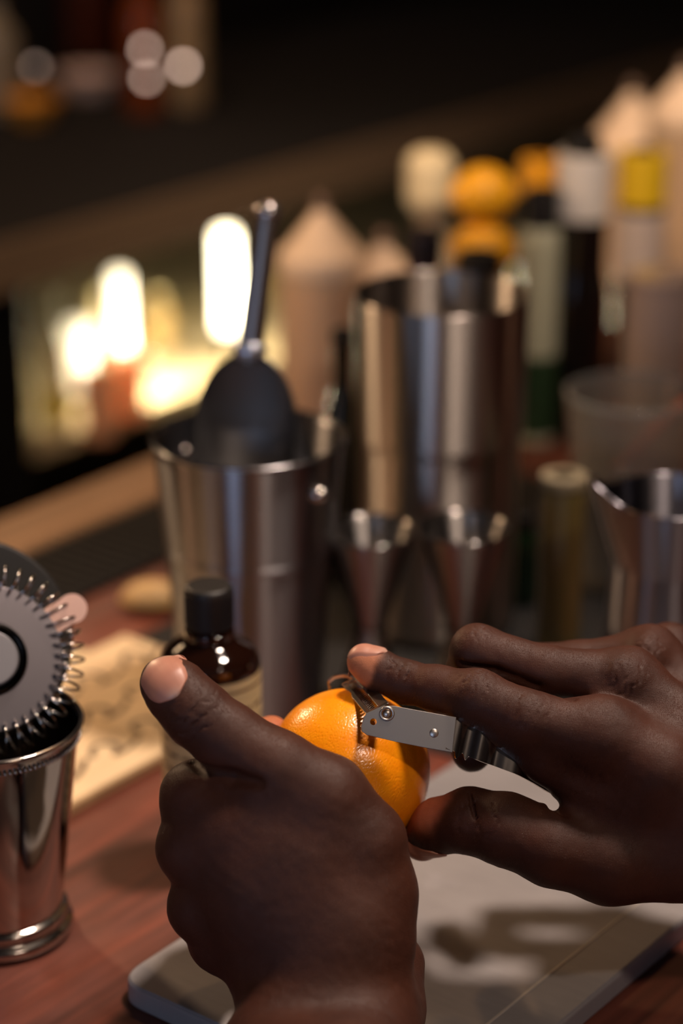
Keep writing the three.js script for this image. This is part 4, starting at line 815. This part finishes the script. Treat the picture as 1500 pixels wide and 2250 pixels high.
  bottle('grey_canister', 'smooth pinkish grey canister behind the mixing glass', 1450, 600, 1.60, (h) => [[0, 0], [0.0235, 0], [0.0235, h - 0.004], [0.022, h], [0, h]], '#9a8a84', (h) => [['lid', 0.0242, 0.0242, h - 0.006, h - 0.001, '#8c7c76']]);
  bottle('olive_bottle', 'short bottle of yellowish oil beside the steel pitcher', 1238, 1050, 1.32, (h) => [[0, 0], [0.0132, 0], [0.0132, h * 0.95], [0, h]], '#665a34', (h) => [['cap', 0.0136, 0.0136, h * 0.965, h * 1.02, '#8e8268']]);
  bottle('green_bottle', 'small dark green bottle behind the jigger by the canister', 1146, 1140, 1.42, (h) => [[0, 0], [0.0115, 0], [0.0115, h * 0.75], [0.008, h * 0.9], [0, h]], '#0e2412', (h) => [['cap', 0.0085, 0.0085, h * 0.9, h * 1.08, '#0a0a0a']]);
  bottle('dark_green_bottle', 'tall blackish green bottle between the bucket and canister', 752, 720, 1.42, (h) => [[0, 0], [0.018, 0], [0.018, h * 0.5], [0.006, h * 0.78], [0.006, h], [0, h]], '#0c120c', (h) => [['ring', 0.007, 0.007, h * 0.93, h * 0.99, '#0a0a0a']]);
}
{
  // mixing glass with dark drink and bar spoon; steel pitcher
  const [b, h] = standing(1392, 862, 1.43), R = 0.0425, t = thing('mixing_glass', 'clear mixing glass half full of dark drink, at the canisters', 'glass', b);
  mesh('glass', lathe(soft([[0, 0], [R * 0.72, 0], [R * 0.76, h * 0.2], [R, h], [R - 0.002, h], [R * 0.72, h * 0.2], [R * 0.68, 0.010], [0, 0.010]], 0.0012), 72), phys({ color: '#e8e4dc', roughness: 0.1, transmission: 0.85, thickness: 0 }), t);
  mesh('drink', lathe(soft([[0, 0.011], [R * 0.665, 0.011], [R * 0.71, h * 0.2], [R * 0.83, h * 0.60], [0, h * 0.60]], 0.001), 60), phys({ color: '#140a05', roughness: 0.1 }), t);
  mesh('rim', new THREE.TorusGeometry(R - 0.001, 0.0011, 10, 100).rotateX(Math.PI / 2).translate(0, h, 0), phys({ color: '#dfe6e6', roughness: 0.05, transmission: 0.8, thickness: 0 }), t);
  const sp = thing('bar_spoon', 'thin copper bar spoon resting in the mixing glass', 'spoon', V(0, 0, 0));
  mesh('shaft', tube([V(b.x - 0.01, h * 0.62, b.z + 0.005), V(b.x + R * 0.9, h + 0.004, b.z + 0.012), P(1560, 935, 1.38)], 0.0022, 30, 8), std({ color: '#8a4a36', metalness: 0.8, roughness: 0.35 }), sp);
  const [pb, ph] = standing(1478, 1088, 1.20), pr = 0.0345, pt = thing('steel_pitcher', 'polished steel pitcher with a pouring lip, beside the mixing glass', 'pitcher', pb);
  const pg = lathe(soft([[0, 0], [pr * 0.9, 0], [pr * 1.02, ph * 0.25], [pr * 0.86, ph * 0.75], [pr, ph], [pr - 0.0012, ph], [pr * 0.84, ph * 0.75], [pr * 1.0, ph * 0.25], [pr * 0.88, 0.002], [0, 0.002]], 0.002, 8), 96);
  const p = pg.attributes.position, lip = Math.PI * 0.97;
  for (let i = 0; i < p.count; i++) { const x = p.getX(i), y = p.getY(i), z = p.getZ(i), a = Math.atan2(z, x), k = Math.exp(-Math.pow(Math.atan2(Math.sin(a - lip), Math.cos(a - lip)) / 0.38, 2)) * sstep(ph * 0.68, ph, y); p.setXYZ(i, x * (1 + 0.32 * k), y + 0.012 * k, z * (1 + 0.32 * k)); }
  pg.computeVertexNormals();
  mesh('body', pg, phys({ color: '#85838a', metalness: 1, roughness: 0.32, anisotropy: 1, anisotropyRotation: Math.PI / 2 }), pt);
  mesh('handle', tube([V(pr * 0.9, ph * 0.9, 0), V(pr * 1.7, ph * 0.88, 0), V(pr * 1.75, ph * 0.4, 0), V(pr, ph * 0.25, 0)], 0.004, 40, 10), steel, pt);
}

renderer.render(scene, camera);
